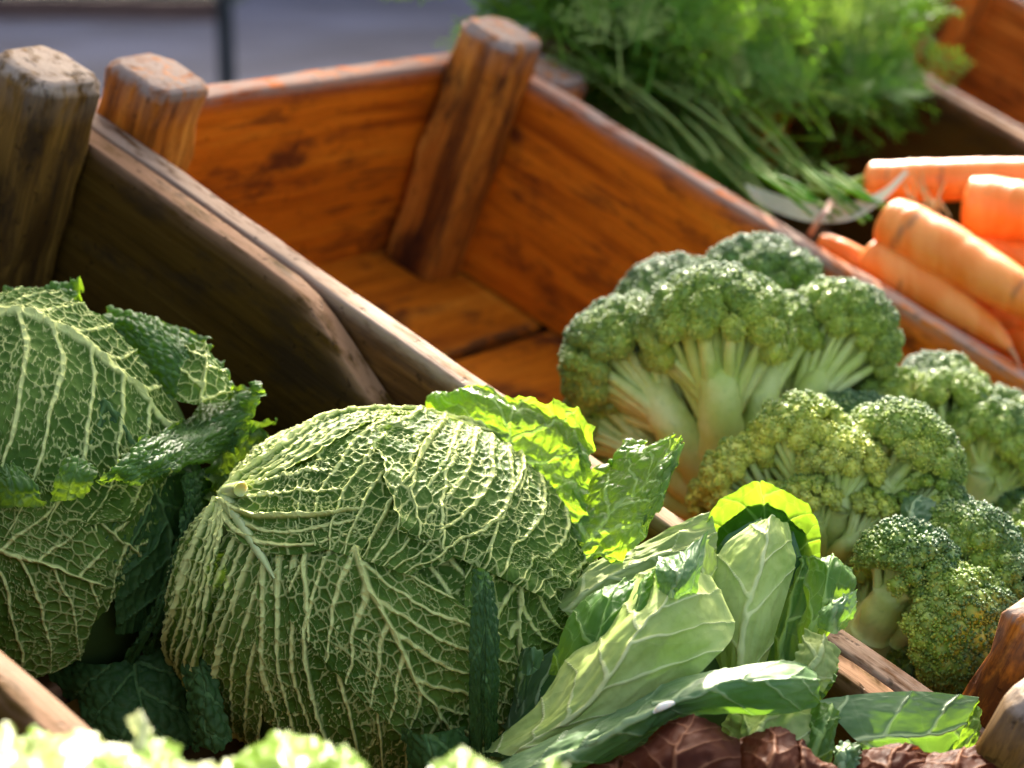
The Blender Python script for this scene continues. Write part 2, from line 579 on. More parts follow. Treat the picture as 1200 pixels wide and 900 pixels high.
# ---------------------------------------------------------------- crates
def board_mesh(name, L, T, H, mat, top=None, seed=0, r=0.003, n=None, wear_all=0.0, taper=0.0):
    """a board: x = length (0..L), y = thickness (-T/2..T/2), z = height (0..H), worn round edges, optional top profile"""
    n = n or max(6, int(L / 0.012))
    xs = np.linspace(0, L, n)
    pts, wear = [], []
    q = [(1, 0), (1, 1), (0, 1), (-1, 1), (-1, 0), (-1, -1), (0, -1), (1, -1)]
    prof = []
    for cx, cz, a0 in ((1, 1, 0), (-1, 1, 90), (-1, -1, 180), (1, -1, 270)):
        for a in (0, 30, 60, 90):
            prof.append((cx, cz, math.radians(a0 + a), 0.0))
    low = min(0.011, H * 0.3)
    prof = prof[:8] + [(-1, 1, math.pi, low * 0.45), (-1, 1, math.pi, low)] + prof[8:] + [(1, 1, 0.0, low), (1, 1, 0.0, low * 0.45)]
    V = []
    W = []
    for i, x in enumerate(xs):
        h = H if top is None else top(x)
        e = r * (1 + 0.6 * vn2(np.array(x * 30.0), np.array(seed * 1.7), seed))
        for cx, cz, a, dn in prof:
            y = cx * (T / 2 - e) + e * math.cos(a)
            z = (h - e if cz > 0 else e) + e * math.sin(a) - dn
            wob = 0.0006 * vn2(np.array(x * 22.0), np.array(z * 14.0 + cx * 3), seed + 3)
            z2 = z + (0.0007 * vn2(np.array(x * 26.0 + cx), np.array(seed * 2.1), seed + 9) if cz > 0 else 0)
            V.append((x, y + wob, z2))
            d = h - z
            W.append(max(wear_all, 0.9 if d < e * 1.2 else max(0.0, 0.62 - d / 0.013)))
    m = len(prof)
    V = np.array(V, float)
    F = []
    for i in range(n - 1):
        for j in range(m):
            k = (j + 1) % m
            F.append((i * m + j, i * m + k, (i + 1) * m + k, (i + 1) * m + j))
    F = [tuple(reversed(f)) for f in F]
    base = len(V)
    # slightly domed ends
    for i0, sgn in ((0, -1), (n - 1, 1)):
        ring = V[i0 * m:(i0 + 1) * m].copy()
        c = ring.mean(0)
        ins = c + (ring - c) * np.array([1, 0.93, 0.98])
        ring_idx = list(range(i0 * m, (i0 + 1) * m))
        b = len(V)
        ins[:, 0] += sgn * 0.0015
        V = np.vstack([V, ins, (c + np.array([sgn * 0.0018, 0, 0]))[None]])
        W += [0.9] * m + [0.8]
        for j in range(m):
            k = (j + 1) % m
            f = (ring_idx[j], ring_idx[k], b + k, b + j)
            F.append(f if sgn > 0 else tuple(reversed(f)))
            f = (b + j, b + k, b + m, b + m)
            F.append(f if sgn > 0 else tuple(reversed(f)))
    tri = [f for f in F if len(set(f)) == 3]
    quad = [f for f in F if len(set(f)) == 4]
    me = bpy.data.meshes.new(name)
    me.from_pydata([tuple(v) for v in V], [], [tuple(dict.fromkeys(f)) for f in quad + tri])
    me.materials.append(mat)
    a = me.attributes.new('wear', 'FLOAT', 'POINT')
    a.data.foreach_set('value', np.array(W, np.float32))
    me.polygons.foreach_set('use_smooth', np.full(len(me.polygons), True))
    me.update()
    return me


def place(o, parent, x_axis, y_axis, z_axis, loc):
    o.parent = parent
    M = Matrix((list(x_axis), list(y_axis), list(z_axis))).transposed().to_4x4()
    M.translation = Vector(loc)
    o.matrix_local = M
    return o


U3, V3, W3 = (1, 0, 0), (0, 1, 0), (0, 0, 1)
NEGV = (0, -1, 0)
TH = 0.013
HB = 0.134


def post_mesh(name, a, b, h, mat, seed):
    """a corner post standing in local x (length up), worn chamfered top; cross section a by b"""
    rs = np.random.default_rng(seed)
    n = 14
    ch = [(0.5, -0.36), (0.5, 0.30), (0.30, 0.5), (-0.36, 0.5), (-0.5, 0.36), (-0.5, -0.36), (-0.36, -0.5), (0.36, -0.5)]
    V, W = [], []
    xs = np.concatenate([np.linspace(0, h - 0.007, n - 3), [h - 0.004, h - 0.0015, h]])
    sc = np.concatenate([np.ones(n - 3), [0.97, 0.90, 0.80]])
    for i, (x, s) in enumerate(zip(xs, sc)):
        tp = 1.0 + 0.05 * x / h
        for j, (cy, cz) in enumerate(ch):
            wob = 0.0010 * rs.normal()
            V.append((x, cy * a * s * tp + wob, cz * b * s * tp + 0.0010 * rs.normal()))
            W.append(1.0 if x > h - 0.005 else max(0.0, 0.5 - (h - x) / 0.03))
    m = len(ch)
    F = []
    for i in range(n - 1):
        for j in range(m):
            k = (j + 1) % m
            F.append((i * m + j, i * m + k, (i + 1) * m + k, (i + 1) * m + j))
    F.append(tuple((n - 1) * m + j for j in range(m)))
    F.append(tuple(reversed(range(m))))
    me = bpy.data.meshes.new(name)
    me.from_pydata(V, [], F)
    me.materials.append(mat)
    at_ = me.attributes.new('wear', 'FLOAT', 'POINT')
    at_.data.foreach_set('value', np.array(W, np.float32))
    me.polygons.foreach_set('use_smooth', np.full(len(me.polygons), False))
    me.update()
    # soften
    import bmesh
    bm = bmesh.new()
    bm.from_mesh(me)
    bmesh.ops.bevel(bm, geom=[e for e in bm.edges if e.calc_face_angle(0) > 0.45], offset=0.0009, segments=2, affect='EDGES', profile=0.6)
    bm.to_mesh(me)
    bm.free()
    me.polygons.foreach_set('use_smooth', np.full(len(me.polygons), True))
    me.set_sharp_from_angle(angle=math.radians(40)) if hasattr(me, 'set_sharp_from_angle') else None
    return me


def dip(L, a, b, depth, ramp=0.075, H=HB):
    def f(x):
        k = float(sstep(a, a + ramp, x) * (1 - sstep(b - ramp, b, x)))
        return H - depth * k
    return f


def crate(label, v0, W, L, u0, side_mat, back_mat, floor_mat, post_mat, tops=(None, None), seed=0, post_h=0.165, left=True, posts='lrfg', wside=0.0, front_h=0.0, left_mat=None):
    """inner space: u 0..L, v v0..v0+W; walls stand outside that; the floor is at w = -HB"""
    e = empty('wooden_crate', cr(u0 + L / 2, v0 + W / 2, -HB - 0.012), label, 'crate', 'wooden crates side by side on the sloping stand', rot=CRW)
    ou, ov, ow = -L / 2, -W / 2, 0.012             # local coordinates of the inner back-left floor corner
    for k, (vv, tp) in enumerate(((ov - TH / 2, tops[0]), (ov + W + TH / 2, tops[1]))):
        o = link('side_board', board_mesh('side_board', L + 2 * TH + 0.004, TH, HB, (left_mat or side_mat) if k == 0 else side_mat, tp, seed + k, 0.0014))
        place(o, e, U3, V3, W3, (ou - TH - 0.002, vv, ow + wside * (k == 0)))
    for k, uu in enumerate((ou - TH / 2, ou + L + TH / 2)):
        o = link('back_board' if k == 0 else 'front_board', board_mesh('end_board', W - 0.001, TH, HB - 0.004 if k == 0 else HB * 0.45, back_mat, None, seed + 4 + k, 0.0018))
        place(o, e, V3, (-1, 0, 0), W3, (uu, ov + 0.0005, ow))
    n = 5
    w = L / n
    for k in range(n):
        o = link('floor_board', board_mesh('floor_board', W - 0.002, 0.011, w - 0.007 + (0.008 if k == 0 else 0), floor_mat, None, seed + 10 + k, 0.0018))
        place(o, e, V3, (0, 0, -1), (1, 0, 0), (ou + k * w + (0.002 if k else -0.006), ov + 0.001, ow - 0.0058))
    for k in range(2):                                # the battens under the floor close its gaps
        o = link('batten', board_mesh('batten', L, 0.004, 0.06, W_OLD_SHADED, None, seed + 20 + k, 0.001))
        place(o, e, U3, V3, W3, (ou, ov, ow)) if False else place(o, e, U3, (0, 0, -1), V3, (ou, ov + 0.04 + k * (W - 0.14), ow - 0.0135))
    o = link('base_board', board_mesh('base_board', L, 0.003, W, W_OLD_SHADED, None, seed + 30, 0.0008))
    place(o, e, U3, (0, 0, -1), V3, (ou, ov, ow - 0.0135 - 0.004))
    a = 0.040
    for c, (uu, vv) in (('l', (ou + a / 2 + .001, ov + a / 2 + .001)), ('r', (ou + a / 2 + .001, ov + W - a / 2 - .001)),
                        ('f', (ou + L - a / 2 - .001, ov + a / 2 + .001)), ('g', (ou + L - a / 2 - .001, ov + W - a / 2 - .001))):
        if c not in posts:
            continue
        o = link('corner_post', post_mesh('corner_post', a, a * 0.98, post_h + (front_h if c in 'fg' else 0), post_mat, seed + ord(c)))
        place(o, e, W3, (0, 1, 0) if c in 'lf' else (0, 1, 0), (-1, 0, 0), (uu, vv, ow))
    return e


WM = 0.342
crate('orange stained wooden crate in the middle, half empty with broccoli at its front', -WM, WM - TH, 0.552, 0.0, W_ORANGE, W_ORANGE, W_FLOOR, W_POST, seed=1, post_h=HB + 0.028, front_h=0.022, left_mat=W_STRIP)
crate('dark weathered wooden crate on the left holding the savoy cabbages', -WM - 2 * TH - 0.003 - 0.285, 0.285, 0.585, -0.005, W_OLD_SHADED, W_OLD_SHADED, W_OLD_SHADED, W_POST_OLD,
      tops=(None, dip(0.60, 0.180, 0.490, 0.032, 0.10)), seed=40, post_h=HB + 0.036, front_h=0.022)  # dark wood also carries the shade on its left wall and floor
crate('wooden crate right of the middle one, full of bunched carrots with their greens', TH + 0.001, 0.365, 0.535, 0.0, W_OLD_SHADED, W_OLD_SHADED, W_OLD_SHADED, W_POST,
      tops=(lambda x: HB - 0.02, None), seed=80, post_h=HB - 0.004)  # dark boards stand in for the shadow inside this crate
crate('empty wooden crate at the far right, behind the carrot greens', 2 * TH + 0.352 + 2 * TH + 0.004, 0.34, 0.535, -0.03, W_POST, W_ORANGE, W_ORANGE, W_POST, seed=120, post_h=HB + 0.03)


# ---------------------------------------------------------------- leaves
def vein_fields(S, T, X, Y, seed, mode='pin', sp=1.6, slope=0.9, net=0.55, net2=0.27, wmid=0.28, wsec=0.092, wnet=0.034, nr=7, smooth=False):
    """returns va (mid, side and net veins), vb (fine net) as distance / half width, and edge distances in cm"""
    X = X + 0.14 * vn2(X * 0.7, Y * 0.7, seed) + 0.05 * vn2(X * 2.5, Y * 2.5, seed + 1)
    Y = Y + 0.12 * vn2(X * 0.8 + 9, Y * 0.8, seed + 2) + 0.05 * vn2(X * 2.3, Y * 2.3 + 4, seed + 3)
    wm = wmid * (1.05 - 0.85 * S)
    dm = np.abs(X) / np.maximum(wm, 0.03)
    aX = np.abs(X)
    side = (X > 0) * 0.47
    if mode == 'pin':
        q = Y - slope * aX + 0.045 * aX ** 2 * (0.6 + 0.4 * slope)
        ph = q / sp + side + 0.16 * vn2(aX * 0.45 + side * 9, q * 0.35, seed + 5)
        k = np.floor(ph)
        ds = np.abs(ph - k - 0.5) * sp / math.sqrt(1 + slope ** 2)
        ws = wsec * (1.25 - 0.8 * np.clip(np.abs(T), 0, 1)) * (1.15 - 0.5 * S)
    else:
        ph = T * nr / 2 + 0.12 * vn2(S * 4, T * 3, seed + 5)
        dT = np.abs(ph - np.round(ph)) * 2 / nr
        wl = aX / np.maximum(np.abs(T), 0.02)
        ds = dT * wl
        ws = wsec * (1.45 - 0.95 * S)
        q = Y
    d1 = voro(X / net + 3.1, Y / (net * 1.25) + 1.7, seed) * net
    d2 = voro(X / net2, Y / net2, seed + 7) * net2
    ws = np.maximum(ws, 0.02)
    if smooth:
        va = np.minimum(dm, ds / ws)
        vb = np.minimum(d1 / wnet, 9)
    else:
        m1 = 0.45 + 0.75 * sstep(-0.7, 0.7, fb2(X * 0.9, Y * 0.9, seed + 11, 2))
        va = np.minimum(dm, ds / ws)
        vb = np.minimum(d1 / (wnet * m1), d2 / (wnet * 0.60 * sstep(-0.25, 0.6, vn2(X * 1.6, Y * 1.6, seed + 13)) + 0.002))
    return np.clip(va, 0, 6), np.clip(vb, 0, 6), dm, ds / ws, d1 / net, d2 / net2


def relief(dm, ds, d1, d2, style, amp):
    g = lambda d, w: np.exp(-(d / w) ** 2)
    if style == 'under':         # outer side of the leaf: ribs and net stand proud
        h = 1.9 * g(dm, 1.3) + 1.1 * g(ds, 1.8) + 0.80 * g(d1, 0.15) + 0.3 * g(d2, 0.18)
        return amp * h
    if style == 'upper':         # inner side: blisters between sunken veins
        h = 1.5 * np.clip(d1 / 0.42, 0, 1) ** 0.6 + 0.35 * np.clip(d2 / 0.4, 0, 1) - 0.8 * g(dm, 1.2) - 0.5 * g(ds, 2)
        return amp * h
    return amp * (0.9 * g(dm, 1.3) + 0.45 * g(ds, 2.0) + 0.12 * g(d1, 0.15))


def leaf_from_grid(name, G, S, T, mat, parent, seed, style, amp, sgn_ref, vk, cm=100.0, rot=None):
    N = normals(G)
    if np.mean((N * sgn_ref).sum(-1)) < 0:
        N = -N
    mid = G.shape[1] // 2
    # arc lengths in cm
    dl = np.linalg.norm(np.diff(G, axis=1), axis=-1) * cm
    X = np.concatenate([np.zeros((G.shape[0], 1)), np.cumsum(dl, 1)], 1)
    z = np.array([np.interp(0.0, T[i], X[i]) for i in range(G.shape[0])])
    X = X - z[:, None]
    ml = np.linalg.norm(np.diff(G[:, mid], axis=0), axis=-1) * cm
    Y = np.concatenate([[0], np.cumsum(ml)])[:, None] + 0 * X
    va, vb, dm, ds, d1, d2 = vein_fields(S, T, X, Y, seed, smooth=(style == 'smooth'), **vk)
    h = relief(dm, ds, d1, d2, style, amp)
    P = G + N * h[..., None]
    n, m = S.shape
    return part(name, P, grid_faces(n, m), mat, parent, {'va': va, 'vb': vb})


def sheet(name, rows, mat, parent, seed=0, n=90, m=70, style='under', amp=0.0011, rag=0.05, ragf=7.0, ruf=0.0, ruff=5.0, crum=0.0, tlo=-1.0, thi=1.0, **vk):
    """a free leaf through rows of (px, py, distance) control points, base to tip"""
    R = np.array([[at(*p) for p in row] for row in rows])          # (rows, cols, 3)
    s = np.linspace(0, 1, n)
    t = np.linspace(-1, 1, m)
    S, T = np.meshgrid(s, t, indexing='ij')
    # ragged outline
    eL = 1 - rag * (0.5 + 0.5 * fb2(S * ragf, S * 0 + 3.3, seed, 3))
    eR = 1 - rag * (0.5 + 0.5 * fb2(S * ragf, S * 0 + 8.1, seed + 4, 3))
    Te = T * np.where(T < 0, eL, eR)
    Se = S * (1 - rag * (0.5 + 0.5 * fb2(T * ragf * 0.6, T * 0 + 1.2, seed + 8, 3)))
    A = crom(R, s)                                                  # along
    A = crom(R, Se[:, m // 2]) if False else A
    # evaluate the surface at (Se, Te): spline rows first, then columns
    cols = [crom(R[:, j], Se.ravel()) for j in range(R.shape[1])]
    Cc = np.stack(cols, 0)                                          # (cols, n*m, 3)
    k = R.shape[1]
    x = (Te.ravel() + 1) / 2 * (k - 1)
    i = np.clip(x.astype(int), 0, k - 2)
    f = (x - i)[:, None]
    Q = np.concatenate([2 * Cc[:1] - Cc[1:2], Cc, 2 * Cc[-1:] - Cc[-2:-1]], 0)
    r = np.arange(n * m)
    a, b, c, d = Q[i, r], Q[i + 1, r], Q[i + 2, r], Q[i + 3, r]
    G = 0.5 * ((2 * b) + (c - a) * f + (2 * a - 5 * b + 4 * c - d) * f ** 2 + (3 * b - a - 3 * c + d) * f ** 3)
    G = G.reshape(n, m, 3)
    N = normals(G)
    if ruf:
        e = np.abs(T) ** 3 + 0.7 * S ** 5
        G = G + N * (ruf * e * (np.sin(S * ruff * 6.28 + seed + T * 1.5) + 0.6 * vn2(S * ruff * 2.2, T * 3, seed)))[..., None]
    if crum:
        G = G + N * (crum * fb2(S * 5, T * 3.5, seed + 2, 3))[..., None]
    back = CAMR[:, 2]
    return leaf_from_grid(name, G, S, T, mat, parent, seed, style, amp, back, vk)


class Head:
    """a cabbage head: an ellipsoid in camera-aligned axes on which leaves lie; points are given where the photograph shows them"""

    def __init__(self, px, py, d, rx, ry, rz, parent_args):
        self.px, self.py, self.d = px, py, d
        self.k = d / FPX
        self.c = at(px, py, d)
        self.r = np.array([rx * self.k, ry * self.k, rz * self.k])
        self.rp = (rx, ry)
        base = self.c - np.array([0, 0, self.r[1]])
        self.e = empty(parent_args[0], base, *parent_args[1:])

    def dirs(self, pts):
        D = []
        for p in pts:
            x, y = (p[0] - self.px) / self.rp[0], (self.py - p[1]) / self.rp[1]
            if len(p) > 2:
                D.append((x, y, p[2]))
            else:
                D.append((x, y, math.sqrt(max(0.0, 1 - x * x - y * y))))
        return unit(np.array(D, float))

    def pos(self, D):
        return self.c + (D * self.r) @ CAMR.T

    def leaf(self, pts, wl, wr, off=0.0, mat=None, seed=0, n=150, m=150, style='under', amp=0.0011, rag=0.08, ragf=7, curl=0.0, curlr=None,
             tip=0.0, lump=0.012, wav=0.0, wavf=5, name='leaf', **vk):
        s = np.linspace(0, 1, n)
        M = unit(crom(self.dirs(pts), s))
        Tn = unit(np.gradient(M, axis=0))
        B = unit(np.cross(Tn, M))
        t = np.linspace(-1, 1, m)
        S, T = np.meshgrid(s, t, indexing='ij')
        kn = np.linspace(0, 1, len(wl))
        WL = crom(np.array(wl)[:, None], s)[:, 0]
        WR = crom(np.array(wr)[:, None], s)[:, 0]
        eL = 1 - rag * (0.5 + 0.5 * fb2(S * ragf, S * 0 + 3.3, seed, 3))
        eR = 1 - rag * (0.5 + 0.5 * fb2(S * ragf, S * 0 + 8.1, seed + 4, 3))
        ang = np.where(T < 0, T * WL[:, None] * eL, T * WR[:, None] * eR)
        D = np.cos(ang)[..., None] * M[:, None] + np.sin(ang)[..., None] * B[:, None]
        cl = np.where(T < 0, curl, curl if curlr is None else curlr)
        R = 1 + off + cl * np.abs(T) ** 4 + tip * S ** 5
        R = R + lump * fb2(D[..., 0] * 2.2 + 5, D[..., 1] * 2.2 + D[..., 2] * 1.3, seed, 2)
        R = R + wav * (np.abs(T) ** 3 + S ** 4) * np.sin(S * wavf * 6.28 + T * 2 + seed)
        G = self.pos(D * R[..., None])
        ref = (D * (1 / self.r)) @ CAMR.T
        return leaf_from_grid(name, G, S, T, mat or SAV_OUT, self.e, seed, style, amp, unit(ref), vk)

    def core(self, k=0.95):
        n, m = 24, 36
        a = np.linspace(0, math.pi, n)[:, None]
        b = np.linspace(0, 2 * math.pi, m)[None]
        D = np.stack([np.sin(a) * np.cos(b), np.cos(a) + 0 * b, np.sin(a) * np.sin(b)], -1)
        return part('heart', self.pos(D * k), grid_faces(n, m), HEART, self.e)


def tube_vf(P, R, k=10, cap=True):
    P = np.asarray(P, float)
    R = np.broadcast_to(np.asarray(R, float), (len(P),))
    T = unit(np.gradient(P, axis=0))
    up = np.array([0.31, 0.2, 0.93])
    A = unit(np.cross(T, up))
    B = np.cross(T, A)
    th = np.linspace(0, 2 * math.pi, k, endpoint=False)
    ring = P[:, None] + R[:, None, None] * (np.cos(th)[None, :, None] * A[:, None] + np.sin(th)[None, :, None] * B[:, None])
    V = ring.reshape(-1, 3)
    F = []
    n = len(P)
    i = np.arange(n - 1)[:, None] * k
    j = np.arange(k)[None]
    j2 = (j + 1) % k
    F = np.stack([i + j, i + j2, i + k + j2, i + k + j], -1).reshape(-1, 4)
    if cap:
        V = np.vstack([V, P[:1], P[-1:]])
        c0, c1 = len(V) - 2, len(V) - 1
        jj = np.arange(k)
        f0 = np.stack([jj, np.full(k, c0), (jj + 1) % k, (jj + 1) % k], -1)
        # quads with a repeated corner are avoided: pair the fan two by two
        f0 = np.array([[c0, a, (a + 1) % k, (a + 2) % k] for a in range(0, k, 2)])
        f1 = np.array([[c1, (n - 1) * k + (a + 2) % k, (n - 1) * k + (a + 1) % k, (n - 1) * k + a] for a in range(0, k, 2)])
        F = np.vstack([F, f0, f1])
    return V, F


def tube(name, pts, radii, mat, parent, k=10, n=24, attrs=None):
    P = crom(np.array(pts, float), np.linspace(0, 1, n))
    R = crom(np.array(radii, float)[:, None], np.linspace(0, 1, n))[:, 0]
    V, F = tube_vf(P, R, k)
    return part(name, V, F, mat, parent, attrs)


# ---------------------------------------------------------------- savoy cabbage in the middle
K = Head(452, 704, 0.900, 243, 208, 243, ('savoy_cabbage', 'savoy cabbage front and centre, a glowing yellow green leaf standing behind it', 'cabbage', 'savoy cabbages in the left crate'))
K.core(0.95)
pal = dict(mode='pal', nr=8, net=0.50, net2=0.24, wsec=0.10, wmid=0.16)
# face leaves
K.leaf([(490, 540), (495, 620), (500, 720), (505, 880)], [0.9, 1.0, 1.0, 0.8], [0.8, 0.9, 0.9, 0.7], -0.012, seed=9, sp=1.5, slope=1.5, wmid=0.12, net=0.47, net2=0.22, n=120, m=160)
K.leaf([(385, 610), (384, 690), (388, 760), (402, 830), (420, 905)], [0.34, 0.42, 0.48, 0.45, 0.30], [0.26, 0.26, 0.28, 0.28, 0.2], 0.012, seed=11, mode='pal', nr=7, wmid=0.13, net=0.47, net2=0.22)
K.leaf([(335, 610), (300, 700), (275, 790), (262, 890)], [0.22, 0.26, 0.28, 0.22], [0.2, 0.30, 0.36, 0.34], 0.0, seed=13, mode='pal', nr=6, wmid=0.09, net=0.47, net2=0.22)
K.leaf([(432, 628), (450, 672), (484, 735), (518, 800), (545, 890)], [0.14, 0.24, 0.40, 0.46, 0.34], [0.34, 0.36, 0.30, 0.20, 0.10], 0.030, seed=17, sp=1.5, slope=1.5, wmid=0.17, net=0.44, net2=0.21, curlr=0.02, n=170, m=170)
K.leaf([(596, 590), (603, 690), (606, 760), (600, 860)], [0.42, 0.38, 0.28, 0.2], [0.26, 0.28, 0.28, 0.24], 0.012, seed=19, sp=1.5, slope=1.5, wmid=0.12, net=0.5)
# upper right shawl: base behind the top edge, ribs fanning down
K.leaf([(612, 528), (600, 570), (575, 610), (560, 650)], [0.30, 0.62, 0.56, 0.38], [0.55, 0.70, 0.58, 0.42], 0.050, seed=23, amp=0.0009, mode='pal', nr=8, net=0.46, net2=0.22, wsec=0.085, wmid=0.10, rag=0.16, ragf=8, tip=0.015, curl=0.01, curlr=0.05, wav=0.012, n=180, m=220)
K.leaf([(520, 505), (495, 545), (465, 590), (440, 640)], [0.35, 0.50, 0.44, 0.24], [0.35, 0.50, 0.48, 0.34], 0.042, seed=24, mode='pal', nr=9, net=0.46, net2=0.22, wsec=0.085, wmid=0.12, rag=0.1, ragf=8, tip=0.012, n=170, m=190)
# cap over the top left, out of the broken rib node
K.leaf([(284, 583), (345, 535), (430, 495), (520, 487), (590, 518)], [0.05, 0.30, 0.42, 0.40, 0.10], [0.04, 0.26, 0.25, 0.12, 0.03], 0.055, seed=29, tip=0.02, rag=0.10, n=180, m=150, **pal)
K.leaf([(286, 588), (330, 600), (385, 598), (440, 588)], [0.10, 0.32, 0.38, 0.30], [0.04, 0.16, 0.20, 0.16], 0.050, seed=30, rag=0.12, n=110, m=100, tip=-0.015, mode='pal', nr=5, net=0.48, net2=0.24, wsec=0.10, wmid=0.14)
K.leaf([(286, 588), (262, 640), (236, 710), (230, 790), (250, 860)], [0.05, 0.20, 0.30, 0.34, 0.2], [0.05, 0.44, 0.44, 0.22, 0.08], 0.045, seed=31, rag=0.12, n=170, m=150, tip=0.0, curlr=-0.01, **dict(pal, nr=9))
# broken rib stub
def on_head(H, pts, k):
    return list(H.pos(H.dirs(pts) * k))


tube('rib_stub', on_head(K, [(352, 660), (338, 640), (318, 614), (298, 592), (287, 580)], 1.052) + [at(282, 573, .845)], [0.0004, 0.0016, 0.0022, 0.0028, 0.0032, 0.0031], RIB, K.e, 12)
tube('cut_face', [at(282, 573, .8415), at(279.5, 570, .843)], [0.0030, 0.0022], RIB, K.e, 12, 4)
# dark curled strip: the inner side of a folded outer leaf
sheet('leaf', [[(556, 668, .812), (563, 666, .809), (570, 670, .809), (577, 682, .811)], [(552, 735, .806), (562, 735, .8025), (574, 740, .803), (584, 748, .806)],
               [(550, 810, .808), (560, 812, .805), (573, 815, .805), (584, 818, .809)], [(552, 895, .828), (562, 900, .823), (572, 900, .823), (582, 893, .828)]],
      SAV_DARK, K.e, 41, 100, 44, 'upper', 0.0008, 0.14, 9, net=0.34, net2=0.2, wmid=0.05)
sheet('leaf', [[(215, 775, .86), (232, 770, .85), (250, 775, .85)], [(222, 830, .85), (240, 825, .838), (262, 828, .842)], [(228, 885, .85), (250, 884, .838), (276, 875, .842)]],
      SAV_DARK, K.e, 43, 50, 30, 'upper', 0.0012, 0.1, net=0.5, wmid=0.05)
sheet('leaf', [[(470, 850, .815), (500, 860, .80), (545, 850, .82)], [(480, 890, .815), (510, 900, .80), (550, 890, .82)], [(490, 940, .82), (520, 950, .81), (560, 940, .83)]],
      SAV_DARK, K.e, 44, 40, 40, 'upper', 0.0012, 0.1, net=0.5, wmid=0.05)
# the back leaf with the sun shining through it
sheet('leaf', [[(500, 560, .90), (560, 585, .885), (620, 610, .875), (690, 640, .865)],
               [(492, 510, .915), (550, 520, .90), (625, 560, .885), (695, 590, .87)],
               [(488, 478, .925), (560, 475, .905), (640, 505, .895), (700, 545, .88)],
               [(530, 462, .93), (556, 448, .915), (630, 462, .905), (702, 486, .895)]],
      SAV_GLOW, K.e, 47, 130, 130, 'upper', 0.0008, 0.13, 9, 0.0025, 3, crum=0.0012, net=0.55, sp=1.6, slope=0.8, wmid=0.16)['label'] = 'thin yellow green back leaf glowing in the sun'
sheet('leaf', [[(640, 640, .868), (660, 650, .866), (690, 658, .860), (700, 660, .856)],
               [(672, 580, .885), (700, 595, .872), (730, 620, .858), (742, 652, .852)],
               [(715, 530, .890), (738, 552, .874), (765, 580, .860), (772, 602, .856)],
               [(765, 505, .892), (785, 506, .880), (802, 512, .872), (798, 530, .870)]],
      SAV_GLOW, K.e, 53, 120, 110, 'upper', 0.0008, 0.14, 8, 0.0025, 3, crum=0.0012, net=0.5, sp=1.3, slope=0.8, wmid=0.18)

# ---------------------------------------------------------------- savoy cabbage on the left
J = Head(62, 592, 0.935, 190, 246, 225, ('savoy_cabbage', 'savoy cabbage cut off by the left edge, crinkled leaf curling out on its right', 'cabbage', 'savoy cabbages in the left crate'))
J.core(0.90)
J.leaf([(-40, 480), (40, 500), (120, 560), (190, 640)], [0.9, 0.9, 0.9, 0.7], [0.9, 1.0, 1.0, 0.7], 0.0, seed=59, sp=1.5, slope=0.6, wmid=0.2, net=0.47, net2=0.22, n=120, m=160)
J.leaf([(-60, 610), (0, 608), (70, 628), (155, 660)], [0.35, 0.36, 0.34, 0.16], [0.75, 0.95, 0.80, 0.40], 0.055, seed=61, sp=1.5, slope=0.75, wmid=0.24, net=0.44, net2=0.21, rag=0.06, n=170, m=190)
J.leaf([(-70, 410), (0, 383), (66, 386), (122, 412), (175, 458), (222, 530)], [0.30, 0.30, 0.28, 0.26, 0.20, 0.1], [0.6, 1.0, 1.12, 1.1, 0.9, 0.5], 0.045, seed=67, sp=1.7, slope=0.7, wmid=0.50, net=0.46, net2=0.22, rag=0.05, n=190, m=190, wsec=0.13)
J.leaf([(150, 470), (190, 540), (215, 620), (200, 720)], [0.25, 0.4, 0.4, 0.3], [0.3, 0.4, 0.4, 0.3], 0.01, SAV_DARK, seed=68, sp=1.4, slope=0.75, wmid=0.15, net=0.55, n=90, m=90)
def jr(rows):
    """rows of (px, py, lift) where lift is the height in metres above the left head's own surface"""
    out = []
    for row in rows:
        q = []
        for px, py, off in row:
            x, y = (px - J.px) / J.rp[0], (J.py - py) / J.rp[1]
            q.append((px, py, J.d - J.r[2] * 1.05 * math.sqrt(max(0.0, 1 - x * x - y * y)) - off))
        out.append(q)
    return out


# crinkled rim curling out
sheet('leaf', jr([[(112, 560, .006), (126, 552, .012), (138, 544, .012), (148, 532, .004)],
               [(156, 566, .012), (166, 548, .017), (178, 524, .013), (190, 503, .004)],
               [(208, 552, .020), (220, 528, .022), (230, 500, .016), (238, 478, .006)],
               [(262, 534, .030), (270, 508, .030), (278, 478, .022), (288, 452, .012)],
               [(298, 500, .040), (309, 482, .036), (316, 466, .028), (306, 446, .020)]]),
      SAV_UP, J.e, 71, 130, 70, 'upper', 0.0009, 0.12, 11, 0.0018, 5, crum=0.0014, net=0.36, net2=0.2, wmid=0.04)
sheet('leaf', jr([[(236, 600, .010), (250, 596, .012), (275, 600, .010), (290, 596, .004)], [(238, 560, .012), (258, 555, .016), (285, 560, .012), (296, 552, .006)],
               [(245, 525, .014), (270, 520, .018), (295, 520, .012), (306, 512, .006)], [(252, 500, .012), (275, 492, .014), (300, 488, .010), (312, 484, .004)]]),
      SAV_GLOW, J.e, 73, 70, 60, 'upper', 0.0010, 0.12, 9, 0.003, 5, net=0.42, wmid=0.08)
sheet('leaf', jr([[(222, 640, .004), (240, 640, .006), (262, 640, .004)], [(228, 600, .006), (250, 600, .008), (282, 605, .004)], [(236, 560, .004), (258, 555, .006), (290, 560, .003)]]),
      SAV_DARK, J.e, 74, 50, 50, 'upper', 0.0010, 0.12, net=0.45, wmid=0.05)
